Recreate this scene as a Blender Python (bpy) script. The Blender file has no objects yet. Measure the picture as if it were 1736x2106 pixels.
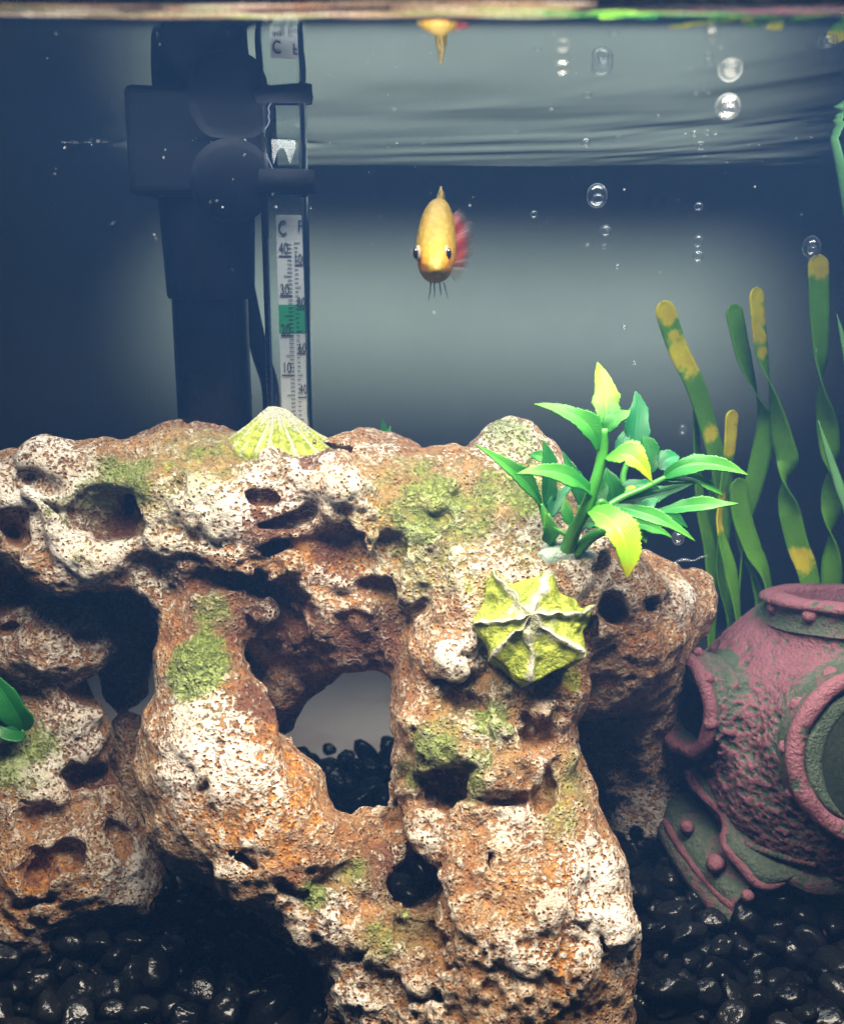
import bpy, bmesh, math, random
import numpy as np
from mathutils import Vector, Matrix
from mathutils.bvhtree import BVHTree

random.seed(7)
RNG = np.random.default_rng(11)
scene = bpy.context.scene
COL = scene.collection

# ------------------------------------------------------------------ camera
# lengths are written in centimetres and turned into metres when a mesh is linked
CM = 0.01
IMG_W, IMG_H, FPX = 1736.0, 2106.0, 2309.0      # photograph grid used for measuring
TILT = math.radians(14.0)
CAM_Z = 12.1                                     # above the gravel
WATER_Z = CAM_Z + 1.56
BACK_Y, FRONT_Y, WALL_Y = 25.0, 8.6, 40.0
ct, st = math.cos(TILT), math.sin(TILT)

cam_d = bpy.data.cameras.new("camera")
cam = bpy.data.objects.new("camera", cam_d)
COL.objects.link(cam)
cam.location = (0, 0, CAM_Z * CM)
cam.rotation_euler = (math.radians(90) - TILT, 0, 0)
cam_d.sensor_fit = 'HORIZONTAL'
cam_d.sensor_width = 36.0
cam_d.lens = FPX / IMG_W * 36.0
cam_d.clip_start = 0.005
cam_d.clip_end = 20.0
cam_d.dof.use_dof = True
cam_d.dof.focus_distance = 0.178
cam_d.dof.aperture_fstop = 44.0
scene.camera = cam

# ------------------------------------------------------------------ world, lamps, exposure
world = bpy.data.worlds.new("World")
scene.world = world
world.use_nodes = True
world.node_tree.nodes["Background"].inputs[0].default_value = (0.52, 0.70, 0.78, 1)
world.node_tree.nodes["Background"].inputs[1].default_value = 0.035


def area_lamp(name, loc, target, sx, sy, watts, color, spread=180):
    d = bpy.data.lights.new(name, 'AREA')
    d.shape = 'RECTANGLE'
    d.size, d.size_y = sx * CM, sy * CM
    d.energy = watts
    d.color = color
    d.spread = math.radians(spread)
    o = bpy.data.objects.new(name, d)
    COL.objects.link(o)
    o.location = Vector(loc) * CM
    o.rotation_euler = (Vector(target) - Vector(loc)).to_track_quat('-Z', 'Y').to_euler()
    return o


# the strip light in the hood over the water
area_lamp("overhead_lamp", (1.4, 11.6, WATER_Z + 3.0), (1.0, 15.2, 0), 15, 3.4, 0.54, (1.0, 0.88, 0.70), 124)
area_lamp("overhead_lamp", (1.2, 18.2, WATER_Z + 2.8), (1.2, 21.5, 4), 16, 2.0, 0.125, (0.95, 0.98, 0.92), 124)  # second strip, added to brighten the grass blades and heater at the back
# unseen lamp added to make the glow on the room wall behind the tank
area_lamp("wall_glow_helper", (1.2, 27.0, 17.0), (1.6, 40.0, 9.0), 20, 0.8, 0.029, (0.93, 1.0, 0.78), 29)

scene.view_settings.view_transform = 'Standard'
scene.view_settings.look = 'None'
scene.view_settings.exposure = 0.06
scene.view_settings.gamma = 1.0
scene.render.engine = 'CYCLES'
cy = scene.cycles
cy.use_denoising = True
try:
    cy.denoiser = 'OPENIMAGEDENOISE'
    cy.denoising_input_passes = 'RGB_ALBEDO_NORMAL'
    cy.denoising_prefilter = 'FAST'
except Exception:
    pass
cy.max_bounces = 6
cy.diffuse_bounces = 2
cy.use_adaptive_sampling = True
cy.adaptive_threshold = 0.035
cy.adaptive_min_samples = 16
cy.glossy_bounces = 4
cy.transmission_bounces = 6
cy.transparent_max_bounces = 16
cy.volume_bounces = 0
cy.sample_clamp_indirect = 4.0
cy.caustics_reflective = False
cy.caustics_refractive = False


# ------------------------------------------------------------------ measuring helpers
def P(x, y, Y):
    """the point at depth Y (cm) seen at place x, y of the photograph grid"""
    a, b = x - IMG_W / 2, y - IMG_H / 2
    dy, dz = ct * FPX - st * b, -st * FPX - ct * b
    t = Y / dy
    return np.array([a * t, Y, CAM_Z + dz * t])


def pxs(p):
    """photograph pixels per centimetre at point p"""
    return FPX / (p[1] * ct - (p[2] - CAM_Z) * st)


def proj(v):
    z = v[:, 2] - CAM_Z
    d = v[:, 1] * ct - z * st
    u = v[:, 1] * st + z * ct
    return v[:, 0] / d * FPX + IMG_W / 2, IMG_H / 2 - u / d * FPX, d


# ------------------------------------------------------------------ noise on point arrays
def _h(ix, iy, iz, s):
    n = (ix * 374761393 + iy * 668265263 + iz * 2147483647 + s * 1274126177) & 0xFFFFFFFF
    n = ((n ^ (n >> 13)) * 1274126177) & 0xFFFFFFFF
    n = ((n ^ (n >> 16)) * 2246822519) & 0xFFFFFFFF
    return ((n ^ (n >> 15)) & 0xFFFFFF).astype(np.float32) / 16777215.0


def vnoise(p, freq, seed=0):
    q = p * freq + 1000.0
    i = np.floor(q).astype(np.int64)
    f = (q - i).astype(np.float32)
    f = f * f * f * (f * (f * 6 - 15) + 10)
    r = 0
    for dx in (0, 1):
        for dy in (0, 1):
            for dz in (0, 1):
                w = (f[:, 0] if dx else 1 - f[:, 0]) * (f[:, 1] if dy else 1 - f[:, 1]) * (f[:, 2] if dz else 1 - f[:, 2])
                r = r + w * _h(i[:, 0] + dx, i[:, 1] + dy, i[:, 2] + dz, seed)
    return r * 2 - 1


def fbm(p, freq, octv=3, seed=0, gain=0.5):
    a, r, t = 1.0, 0, 0
    for k in range(octv):
        r = r + a * vnoise(p, freq * 2.03 ** k, seed + k * 17)
        t += a
        a *= gain
    return r / t


def worley(p, freq, seed=0):
    q = p * freq + 1000.0
    i = np.floor(q).astype(np.int64)
    best = np.full(len(p), 9.0, np.float32)
    for dx in (-1, 0, 1):
        for dy in (-1, 0, 1):
            for dz in (-1, 0, 1):
                a, b, c = i[:, 0] + dx, i[:, 1] + dy, i[:, 2] + dz
                d = (a + _h(a, b, c, seed) - q[:, 0]) ** 2 + (b + _h(a, b, c, seed + 5) - q[:, 1]) ** 2 + (c + _h(a, b, c, seed + 9) - q[:, 2]) ** 2
                best = np.minimum(best, d.astype(np.float32))
    return np.sqrt(best)


def sstep(a, b, x):
    t = np.clip((x - a) / (b - a), 0, 1)
    return t * t * (3 - 2 * t)


# ------------------------------------------------------------------ distance field modelling
class Field:
    def __init__(self, lo, hi, h):
        self.lo = np.array(lo, float)
        self.h = h
        self.n = np.ceil((np.array(hi) - self.lo) / h).astype(int) + 1
        self.f = np.full(self.n, 5.0, np.float32)
        self.ax = [(self.lo[k] + h * np.arange(self.n[k])).astype(np.float32) for k in range(3)]

    def _win(self, lo, hi):
        a = np.clip(np.floor((np.array(lo) - self.lo) / self.h).astype(int), 0, self.n)
        b = np.clip(np.ceil((np.array(hi) - self.lo) / self.h).astype(int) + 1, 0, self.n)
        if np.any(b - a < 1):
            return None
        sl = tuple(slice(a[k], b[k]) for k in range(3))
        g = [self.ax[k][sl[k]] for k in range(3)]
        return sl, g[0][:, None, None], g[1][None, :, None], g[2][None, None, :]

    def _put(self, sl, d, k, carve):
        a = self.f[sl]
        if carve:
            d = -d
            hh = np.maximum(k - np.abs(a - d), 0) / k
            self.f[sl] = np.maximum(a, d) + hh * hh * k * 0.25
        else:
            hh = np.maximum(k - np.abs(a - d), 0) / k
            self.f[sl] = np.minimum(a, d) - hh * hh * k * 0.25

    def cone(self, a, ra, b, rb, k=0.35, carve=False):
        a, b = np.array(a, float), np.array(b, float)
        m = max(ra, rb) + k + 0.3
        w = self._win(np.minimum(a, b) - m, np.maximum(a, b) + m)
        if w is None:
            return
        sl, X, Y, Z = w
        ab = b - a
        L = max(float(ab @ ab), 1e-9)
        t = np.clip(((X - a[0]) * ab[0] + (Y - a[1]) * ab[1] + (Z - a[2]) * ab[2]) / L, 0, 1)
        d = np.sqrt((X - a[0] - t * ab[0]) ** 2 + (Y - a[1] - t * ab[1]) ** 2 + (Z - a[2] - t * ab[2]) ** 2) - (ra + (rb - ra) * t)
        self._put(sl, d, k, carve)

    def ell(self, c, r, rot=None, k=0.35, carve=False):
        c, r = np.array(c, float), np.array(r, float)
        m = r.max() + k + 0.3
        w = self._win(c - m, c + m)
        if w is None:
            return
        sl, X, Y, Z = w
        R = np.eye(3) if rot is None else np.array(rot)
        x, y, z = X - c[0], Y - c[1], Z - c[2]
        q = [(R[0, i] * x + R[1, i] * y + R[2, i] * z) for i in range(3)]
        k0 = np.sqrt((q[0] / r[0]) ** 2 + (q[1] / r[1]) ** 2 + (q[2] / r[2]) ** 2)
        k1 = np.sqrt((q[0] / r[0] ** 2) ** 2 + (q[1] / r[1] ** 2) ** 2 + (q[2] / r[2] ** 2) ** 2)
        d = k0 * (k0 - 1) / np.maximum(k1, 1e-6)
        self._put(sl, d, k, carve)

    def cut(self, c, n_):
        n_ = np.array(n_, float)
        d = (self.ax[0][:, None, None] - c[0]) * n_[0] + (self.ax[1][None, :, None] - c[1]) * n_[1] + (self.ax[2][None, None, :] - c[2]) * n_[2]
        self.f = np.maximum(self.f, d.astype(np.float32))

    def add_noise(self, fn, band=0.6):
        idx = np.nonzero(np.abs(self.f) < band)
        p = np.stack([self.ax[k][idx[k]] for k in range(3)], 1)
        self.f[idx] += fn(p).astype(np.float32)

    def mesh(self):
        f, h = self.f, self.h
        s = f < 0
        nx, ny, nz = self.n
        cnt = np.zeros((nx - 1, ny - 1, nz - 1), np.int8)
        for dx in (0, 1):
            for dy in (0, 1):
                for dz in (0, 1):
                    cnt += s[dx:nx - 1 + dx, dy:ny - 1 + dy, dz:nz - 1 + dz]
        act = (cnt > 0) & (cnt < 8)
        ci = np.stack(np.nonzero(act), 1)
        vid = np.full(act.shape, -1, np.int32)
        vid[act] = np.arange(len(ci))
        acc = np.zeros((len(ci), 3))
        num = np.zeros(len(ci))
        for axis in range(3):
            o1, o2 = [k for k in range(3) if k != axis]
            for u in (0, 1):
                for v in (0, 1):
                    A = ci.copy()
                    A[:, o1] += u
                    A[:, o2] += v
                    B = A.copy()
                    B[:, axis] += 1
                    fa = f[A[:, 0], A[:, 1], A[:, 2]]
                    fb = f[B[:, 0], B[:, 1], B[:, 2]]
                    c = (fa < 0) != (fb < 0)
                    t = fa[c] / (fa[c] - fb[c])
                    q = A[c].astype(float)
                    q[:, axis] += t
                    acc[c] += q
                    num[c] += 1
        verts = self.lo + h * acc / num[:, None]
        quads = []
        for axis in range(3):
            sl0 = [slice(None)] * 3
            sl1 = [slice(None)] * 3
            sl0[axis] = slice(0, -1)
            sl1[axis] = slice(1, None)
            ch = s[tuple(sl0)] != s[tuple(sl1)]
            e = np.stack(np.nonzero(ch), 1)
            o1, o2 = (axis + 1) % 3, (axis + 2) % 3
            ok = (e[:, o1] > 0) & (e[:, o2] > 0) & (e[:, o1] < self.n[o1] - 1) & (e[:, o2] < self.n[o2] - 1)
            e = e[ok]
            ins = s[e[:, 0], e[:, 1], e[:, 2]]
            ids = []
            for u, v in ((-1, -1), (0, -1), (0, 0), (-1, 0)):
                c = e.copy()
                c[:, o1] += u
                c[:, o2] += v
                ids.append(vid[c[:, 0], c[:, 1], c[:, 2]])
            q = np.stack(ids, 1)
            q[~ins] = q[~ins][:, ::-1]
            quads.append(q)
        return verts, np.concatenate(quads)


def vnormals(v, q):
    n = np.cross(v[q[:, 2]] - v[q[:, 0]], v[q[:, 3]] - v[q[:, 1]])
    out = np.zeros_like(v)
    for k in range(4):
        np.add.at(out, q[:, k], n)
    return out / np.maximum(np.linalg.norm(out, axis=1, keepdims=True), 1e-12)


def adj_mean(val, q):
    """mean over the corners of the quads round each vertex"""
    s = np.zeros((len(val),) + val.shape[1:])
    c = np.zeros(len(val))
    for a, b in ((0, 1), (1, 2), (2, 3), (3, 0)):
        np.add.at(s, q[:, a], val[q[:, b]])
        np.add.at(s, q[:, b], val[q[:, a]])
        np.add.at(c, q[:, a], 1)
        np.add.at(c, q[:, b], 1)
    c = np.maximum(c, 1)
    return s / (c if val.ndim == 1 else c[:, None])


# ------------------------------------------------------------------ object helpers
def tag(o, label=None, cat=None, group=None, kind=None):
    for k, val in (("label", label), ("category", cat), ("group", group), ("kind", kind)):
        if val:
            o[k] = val
    return o


def empty(name, at, label, cat, group=None):
    o = bpy.data.objects.new(name, None)
    o.empty_display_size = 0.005
    COL.objects.link(o)
    o.location = Vector(at) * CM
    return tag(o, label, cat, group)


def world_loc(o):
    v = Vector((0, 0, 0))
    while o is not None:
        v += o.location
        o = o.parent
    return v


def build(name, v, faces, mats, parent=None, at=None, smooth=True, attrs=None, uv=None, mat_idx=None):
    """v in world centimetres -> one mesh object whose origin is `at` (or its parent's origin)"""
    v = np.asarray(v, float)
    if parent is not None:
        org = np.array(world_loc(parent)) / CM
    else:
        org = np.zeros(3) if at is None else np.array(at, float)
    me = bpy.data.meshes.new(name)
    if isinstance(faces, np.ndarray):
        n, m = faces.shape
        me.vertices.add(len(v))
        me.vertices.foreach_set("co", ((v - org) * CM).astype(np.float32).ravel())
        me.loops.add(n * m)
        me.loops.foreach_set("vertex_index", faces.astype(np.int32).ravel())
        me.polygons.add(n)
        me.polygons.foreach_set("loop_start", np.arange(0, n * m, m, dtype=np.int32))
        me.update(calc_edges=True)
    else:
        me.from_pydata(((v - org) * CM).tolist(), [], [list(f) for f in faces])
    me.validate()
    if smooth:
        me.polygons.foreach_set("use_smooth", np.ones(len(me.polygons), bool))
    for a, val in (attrs or {}).items():
        at_ = me.attributes.new(a, 'FLOAT', 'POINT')
        at_.data.foreach_set("value", np.asarray(val, np.float32))
    if uv is not None:
        ul = me.uv_layers.new(name="UVMap")
        li = np.zeros(len(me.loops), np.int32)
        me.loops.foreach_get("vertex_index", li)
        ul.data.foreach_set("uv", np.asarray(uv, np.float32)[li].ravel())
    for m in (mats if isinstance(mats, (list, tuple)) else [mats]):
        me.materials.append(m)
    if mat_idx is not None:
        me.polygons.foreach_set("material_index", np.asarray(mat_idx, np.int32))
    me.update()
    o = bpy.data.objects.new(name, me)
    COL.objects.link(o)
    if parent is not None:
        o.parent = parent
    else:
        o.location = Vector(org) * CM
    return o


def add_mod(o, kind, **kw):
    m = o.modifiers.new(kind.lower(), kind)
    for k, val in kw.items():
        setattr(m, k, val)
    return m


def frame_of(t, hint=(0, 0, 1)):
    t = np.array(t, float)
    t /= np.linalg.norm(t)
    h = np.array(hint, float)
    b = np.cross(t, h)
    if np.linalg.norm(b) < 1e-4:
        b = np.cross(t, (1, 0, 0))
    b /= np.linalg.norm(b)
    return t, b, np.cross(b, t)


def catmull(pts, n):
    p = np.array(pts, float)
    p = np.vstack([2 * p[0] - p[1], p, 2 * p[-1] - p[-2]])
    m = len(p) - 3
    u = np.linspace(0, m, n)
    i = np.minimum(u.astype(int), m - 1)
    t = (u - i)[:, None]
    a, b, c, d = p[i], p[i + 1], p[i + 2], p[i + 3]
    return 0.5 * (2 * b + (c - a) * t + (2 * a - 5 * b + 4 * c - d) * t ** 2 + (3 * b - a - 3 * c + d) * t ** 3)


def tube(pts, rad, n=24, sides=10, cap=True, closed=False, wob=0.0, seed=0, flat=1.0, hint=(0, 0, 1)):
    """swept tube: vertices and faces"""
    pts = np.array(pts, float)
    rad = np.asarray(rad, float)
    if closed:
        c = pts
        m = len(c)
        tan = np.roll(c, -1, 0) - np.roll(c, 1, 0)
        rr = np.full(m, float(rad)) if rad.ndim == 0 else rad
    else:
        c = catmull(pts, n) if len(pts) > 2 else np.linspace(pts[0], pts[-1], n)
        m = n
        tan = np.gradient(c, axis=0)
        rr = np.full(m, float(rad)) if rad.ndim == 0 else np.interp(np.linspace(0, 1, m), np.linspace(0, 1, len(rad)), rad)
    v = []
    nrm = None
    for k in range(m):
        t = tan[k] / np.linalg.norm(tan[k])
        if nrm is None or closed:
            _, b, nn = frame_of(t, hint)
        else:
            nn = nrm - t * (nrm @ t)
            nn /= np.linalg.norm(nn)
            b = np.cross(t, nn)
        nrm = nn
        a = np.linspace(0, 2 * math.pi, sides, endpoint=False)
        v.append(c[k] + rr[k] * (np.cos(a)[:, None] * b + flat * np.sin(a)[:, None] * nn))
    v = np.concatenate(v)
    if wob:
        cc = np.repeat(c, sides, 0)
        v = cc + (v - cc) * (1 + wob * fbm(v, 3.0, 3, seed))[:, None]
    f = []
    for k in range(m if closed else m - 1):
        for j in range(sides):
            a, b = k * sides + j, k * sides + (j + 1) % sides
            k2 = (k + 1) % m
            f.append((a, b, k2 * sides + (j + 1) % sides, k2 * sides + j))
    if cap and not closed:
        f.append(tuple(range(sides))[::-1])
        f.append(tuple((m - 1) * sides + j for j in range(sides)))
    return v, f


def box(c, s, rot=None):
    c, s = np.array(c, float), np.array(s, float) / 2
    v = np.array([[x, y, z] for x in (-1, 1) for y in (-1, 1) for z in (-1, 1)], float) * s
    if rot is not None:
        v = v @ np.array(rot).T
    f = [(0, 1, 3, 2), (4, 6, 7, 5), (0, 4, 5, 1), (2, 3, 7, 6), (0, 2, 6, 4), (1, 5, 7, 3)]
    return v + c, f


def lathe(prof, c, sides=48, axis=(0, 0, 1), up=None):
    """profile of (radius, height) turned about an axis through c"""
    t, b, n = frame_of(axis, (0.01, 1, 0) if up is None else up)
    v, f = [], []
    a = np.linspace(0, 2 * math.pi, sides, endpoint=False)
    for r, hgt in prof:
        v.append(np.array(c) + t * hgt + r * (np.cos(a)[:, None] * b + np.sin(a)[:, None] * n))
    v = np.concatenate(v)
    for k in range(len(prof) - 1):
        for j in range(sides):
            j2 = (j + 1) % sides
            f.append((k * sides + j, k * sides + j2, (k + 1) * sides + j2, (k + 1) * sides + j))
    return v, f


def merge(parts):
    v, f, o = [], [], 0
    for a, b in parts:
        v.append(np.asarray(a))
        f += [tuple(i + o for i in q) for q in b]
        o += len(a)
    return np.concatenate(v), f


# ------------------------------------------------------------------ material helpers
class NT:
    def __init__(self, name):
        self.m = bpy.data.materials.new(name)
        self.m.use_nodes = True
        self.t = self.m.node_tree
        self.t.nodes.clear()
        self.out = self.n('ShaderNodeOutputMaterial')

    def n(self, kind, **kw):
        nd = self.t.nodes.new(kind)
        for k, val in kw.items():
            setattr(nd, k, val)
        return nd

    def put(self, sock, val):
        if val is None:
            return
        if hasattr(val, 'is_output') or isinstance(val, bpy.types.NodeSocket):
            self.t.links.new(val, sock)
        else:
            if isinstance(val, (tuple, list)) and len(val) == 3 and sock.type == 'RGBA':
                val = (*val, 1)
            sock.default_value = val

    def math(self, op, a, b=None, c=None, clamp=False):
        nd = self.n('ShaderNodeMath', operation=op, use_clamp=clamp)
        for k, x in enumerate((a, b, c)):
            self.put(nd.inputs[k], x)
        return nd.outputs[0]

    def mix(self, fac, a, b):
        nd = self.n('ShaderNodeMix', data_type='RGBA')
        self.put(nd.inputs[0], fac)
        self.put(nd.inputs[6], a)
        self.put(nd.inputs[7], b)
        return nd.outputs[2]

    def ramp(self, x, lo, hi):
        nd = self.n('ShaderNodeMapRange', interpolation_type='SMOOTHSTEP')
        self.put(nd.inputs[0], x)
        nd.inputs[1].default_value = lo
        nd.inputs[2].default_value = hi
        return nd.outputs[0]

    def coords(self):
        """object coordinates in centimetres"""
        tc = self.n('ShaderNodeTexCoord')
        vm = self.n('ShaderNodeVectorMath', operation='SCALE')
        self.t.links.new(tc.outputs['Object'], vm.inputs[0])
        vm.inputs['Scale'].default_value = 100.0
        return vm.outputs[0]

    def noise(self, vec, scale, detail=4, rough=0.6, dist=0.0):
        nd = self.n('ShaderNodeTexNoise')
        self.put(nd.inputs['Vector'], vec)
        nd.inputs['Scale'].default_value = scale
        nd.inputs['Detail'].default_value = detail
        nd.inputs['Roughness'].default_value = rough
        nd.inputs['Distortion'].default_value = dist
        return nd.outputs[0]

    def voro(self, vec, scale, feature='F1', rand=1.0):
        nd = self.n('ShaderNodeTexVoronoi', feature=feature)
        self.put(nd.inputs['Vector'], vec)
        nd.inputs['Scale'].default_value = scale
        nd.inputs['Randomness'].default_value = rand
        return nd.outputs[0]

    def attr(self, name):
        return self.n('ShaderNodeAttribute', attribute_name=name).outputs['Fac']

    def bump(self, h, dist, strength=1.0, normal=None):
        nd = self.n('ShaderNodeBump')
        self.put(nd.inputs['Height'], h)
        nd.inputs['Distance'].default_value = dist * CM
        nd.inputs['Strength'].default_value = strength
        if normal is not None:
            self.put(nd.inputs['Normal'], normal)
        return nd.outputs[0]

    def bsdf(self, color, rough=0.5, normal=None, **kw):
        nd = self.n('ShaderNodeBsdfPrincipled')
        self.put(nd.inputs['Base Color'], color)
        self.put(nd.inputs['Roughness'], rough)
        if normal is not None:
            self.put(nd.inputs['Normal'], normal)
        for k, val in kw.items():
            self.put(nd.inputs[k.replace('_', ' ')], val)
        return nd.outputs[0]

    def mixs(self, fac, a, b):
        nd = self.n('ShaderNodeMixShader')
        self.put(nd.inputs[0], fac)
        self.t.links.new(a, nd.inputs[1])
        self.t.links.new(b, nd.inputs[2])
        return nd.outputs[0]

    def done(self, sh, vol=False):
        self.t.links.new(sh, self.out.inputs['Volume' if vol else 'Surface'])
        return self.m


def mat_plain(name, color, rough=0.5, var=0.15, scale=3.0, bump=0.0, **kw):
    t = NT(name)
    c = t.coords()
    nz = t.noise(c, scale, 5, 0.6)
    col = t.mix(nz, tuple(x * (1 - var) for x in color), tuple(min(1, x * (1 + var)) for x in color))
    nrm = t.bump(t.noise(c, scale * 4, 4), bump) if bump else None
    return t.done(t.bsdf(col, t.math('ADD', rough - 0.08, t.math('MULTIPLY', nz, 0.16)), nrm, **kw))


def mat_clear(name, ior, tint=(1, 1, 1), rough=0.0, boost=1.0):
    """clear thin wall: looks through it face on, mirrors at a glancing angle"""
    t = NT(name)
    fr = t.n('ShaderNodeFresnel')
    fr.inputs[0].default_value = ior
    fac = t.math('MULTIPLY', fr.outputs[0], boost, clamp=True)
    tr = t.n('ShaderNodeBsdfTransparent')
    tr.inputs[0].default_value = (*tint, 1)
    gl = t.n('ShaderNodeBsdfGlossy')
    gl.inputs['Roughness'].default_value = rough
    gl.inputs['Color'].default_value = (1, 1, 1, 1)
    return t.done(t.mixs(fac, tr.outputs[0], gl.outputs[0]))


M = {}
# room wall: dull grey paint
t = NT("wall_paint")
c = t.coords()
M['wall'] = t.done(t.bsdf(t.mix(t.noise(c, 0.35, 3), (0.22, 0.255, 0.26), (0.28, 0.32, 0.32)), 0.8))
t = NT("table_paint")
c = t.coords()
M['table'] = t.done(t.bsdf(t.mix(t.ramp(t.noise(c, 0.28, 2), 0.45, 0.7), (0.50, 0.46, 0.43), (0.44, 0.33, 0.32)), 0.6))
M['bed'] = mat_plain("gravel_bed_black", (0.003, 0.003, 0.004), 0.85, 0.4, 4, 0.1, Specular_IOR_Level=0.05)


# ================================================================== the setting
def grid_plane(x0, x1, y0, y1, nx, ny, zf):
    xs, ys = np.linspace(x0, x1, nx), np.linspace(y0, y1, ny) if np.isscalar(ny) else ny
    X, Y = np.meshgrid(xs, ys, indexing='ij')
    v = np.stack([X.ravel(), Y.ravel(), zf(X.ravel(), Y.ravel())], 1)
    n2 = len(ys)
    i, j = np.meshgrid(np.arange(len(xs) - 1), np.arange(n2 - 1), indexing='ij')
    a = (i * n2 + j).ravel()
    return v, np.stack([a, a + n2, a + n2 + 1, a + 1], 1)


v, f = box((0, WALL_Y + 0.5, 14), (120, 1.0, 60))
tag(build("wall_back", v, f, M['wall'], smooth=False), kind='structure')
v, f = box((0, 33.0, -2.6), (120, 14.0, 1.0))
tag(build("table_surface", v, f, M['table'], smooth=False), kind='structure')


def bed_z(x, y):
    p = np.stack([x, y, np.zeros_like(x)], 1)
    return 0.14 * vnoise(p, 0.35, 3) + 0.05 * vnoise(p, 1.1, 4) - 0.28 + 0.10 * sstep(3.0, 5.0, x) * sstep(16.2, 18.0, y)


v, f = grid_plane(-12, 12, FRONT_Y + 0.2, BACK_Y, 60, 44, bed_z)
vb = v.copy()
vb[:, 2] = -2.0
tag(build("ground", np.concatenate([v]), f, M['bed']), kind='structure')

# water surface, with the lip it raises along the front glass
ys = np.concatenate([FRONT_Y + np.linspace(0, 1.0, 42) ** 1.6 * 1.2, np.linspace(FRONT_Y + 1.25, BACK_Y, 190)])


def water_z(x, y):
    z = WATER_Z - 0.02 - 0.018 * np.log1p(np.exp((y - 17.0) * 2.0)) / 2.0 * 1.0
    z = np.where(y > 0, z, z)
    z += 0.30 * np.exp(-(y - FRONT_Y) / 0.17) * (1 + 0.25 * vnoise(np.stack([x, x * 0, x * 0], 1), 0.5, 8))
    # ripples run out from the bubbles at the right
    q = np.stack([(0.45 * x - 0.9 * y) * 0.22, 0.9 * x + 0.45 * y + 0.5 * vnoise(np.stack([x, y, x * 0], 1), 0.3, 25), x * 0], 1)
    amp = 0.10 + 0.20 * sstep(-2.5, 1.0, x) + 0.8 * sstep(1.0, 5.0, x) * sstep(9.5, 12, y)
    z += amp * (0.020 * vnoise(q, 0.9, 21) + 0.007 * vnoise(q, 2.1, 22))
    q2 = np.stack([x * 0.12 + y * 0.05, y + 0.3 * x, x * 0], 1)
    z += (0.15 + 0.6 * sstep(-2.0, 2.0, x)) * sstep(14, 19, y) * 0.030 * vnoise(q2, 1.0, 27)
    p = np.stack([x, y, x * 0], 1)
    z += 0.006 * vnoise(p, 0.5, 31)
    # skin of water pulled up round the heater
    d = np.sqrt(((x + 3.55) / 1.45) ** 2 + ((y - 20.4) / 0.8) ** 2)
    z += 0.05 * np.exp(-np.maximum(d - 1, 0) * 6) * (d > 0.6)
    return z


v, f = grid_plane(-12, 12, 0, 0, 260, ys, water_z)
M['water'] = mat_clear("water_skin", 1.333)
tag(build("water_surface", v, f, M['water']), kind='structure')

# the water's own haze
t = NT("water_haze")
pv = t.n('ShaderNodeVolumePrincipled')
pv.inputs['Color'].default_value = (0.11, 0.32, 0.90, 1)
pv.inputs['Density'].default_value = 0.50
pv.inputs['Anisotropy'].default_value = 0.1
M['haze'] = t.done(pv.outputs[0], vol=True)
v, f = box((0, (FRONT_Y + BACK_Y) / 2 + 0.2, (WATER_Z - 0.05 - 3.2) / 2), (25, BACK_Y - FRONT_Y + 0.6, WATER_Z - 0.05 + 3.2))
tag(build("haze", v, f, M['haze'], smooth=False), kind='stuff')


# ================================================================== the rock ornament
H_ROCK = 0.05
rock = Field((-9.6, 13.2, -0.7), (7.0, 22.4, 10.2), H_ROCK)


def cm(r, p):
    return r / pxs(p)


def chain(pts, k=0.35, carve=False):
    """round cones through (x, y, depth, radius in photograph pixels)"""
    q = [(P(x, y, d), r) for x, y, d, r in pts]
    for (a, ra), (b, rb) in zip(q[:-1], q[1:]):
        rock.cone(a, cm(ra, a), b, cm(rb, b), k, carve)
    if len(q) == 1:
        rock.cone(q[0][0], cm(q[0][1], q[0][0]), q[0][0] + 1e-3, cm(q[0][1], q[0][0]), k, carve)


def egg(x, y, d, rx, ry, rd, roll=0, k=0.35, carve=False):
    """ellipsoid: rx, ry in pixels across the view, rd in cm along it, rolled by degrees"""
    c = P(x, y, d)
    w = c - np.array([0, 0, CAM_Z])
    w /= np.linalg.norm(w)
    e1 = np.cross(w, (0, 0, 1))
    e1 /= np.linalg.norm(e1)
    e2 = np.cross(e1, w)
    a = math.radians(roll)
    R = np.stack([math.cos(a) * e1 + math.sin(a) * e2, -math.sin(a) * e1 + math.cos(a) * e2, w], 1)
    rock.ell(c, (cm(rx, c), cm(ry, c), rd), R, k, carve)


# the long arch across the top
chain([(-90, 1060, 18.6, 110), (60, 1045, 18.3, 102), (200, 1050, 18.6, 140), (400, 1055, 18.7, 160), (560, 1080, 18.5, 165),
       (760, 1090, 18.4, 170), (950, 1120, 18.2, 172), (1090, 1190, 17.9, 180), (1240, 1280, 18.7, 165), (1345, 1270, 19.3, 105)], 0.5)
egg(395, 960, 20.3, 150, 92, 1.0)
egg(800, 965, 19.9, 85, 78, 0.8)
egg(1060, 965, 19.2, 92, 100, 0.8, 0, 0.4)
egg(1120, 1030, 18.9, 80, 80, 0.8)
chain([(1330, 1220, 19.6, 70), (1390, 1240, 19.9, 70)], 0.4)
# column in front
chain([(1010, 1260, 17.5, 160), (1000, 1400, 17.2, 168), (1000, 1540, 16.8, 168), (1010, 1680, 16.5, 178), (1050, 1820, 16.0, 215),
       (1060, 1960, 15.6, 225), (1060, 2140, 15.4, 230)], 0.5)
egg(1160, 1420, 16.9, 55, 60, 0.6, 0, 0.3)
egg(1150, 1640, 16.8, 66, 90, 0.8, 0, 0.3)
chain([(870, 1990, 15.7, 190), (850, 2140, 15.5, 190)], 0.5)
egg(1200, 1870, 15.5, 98, 130, 1.1, 0, 0.4)
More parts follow.
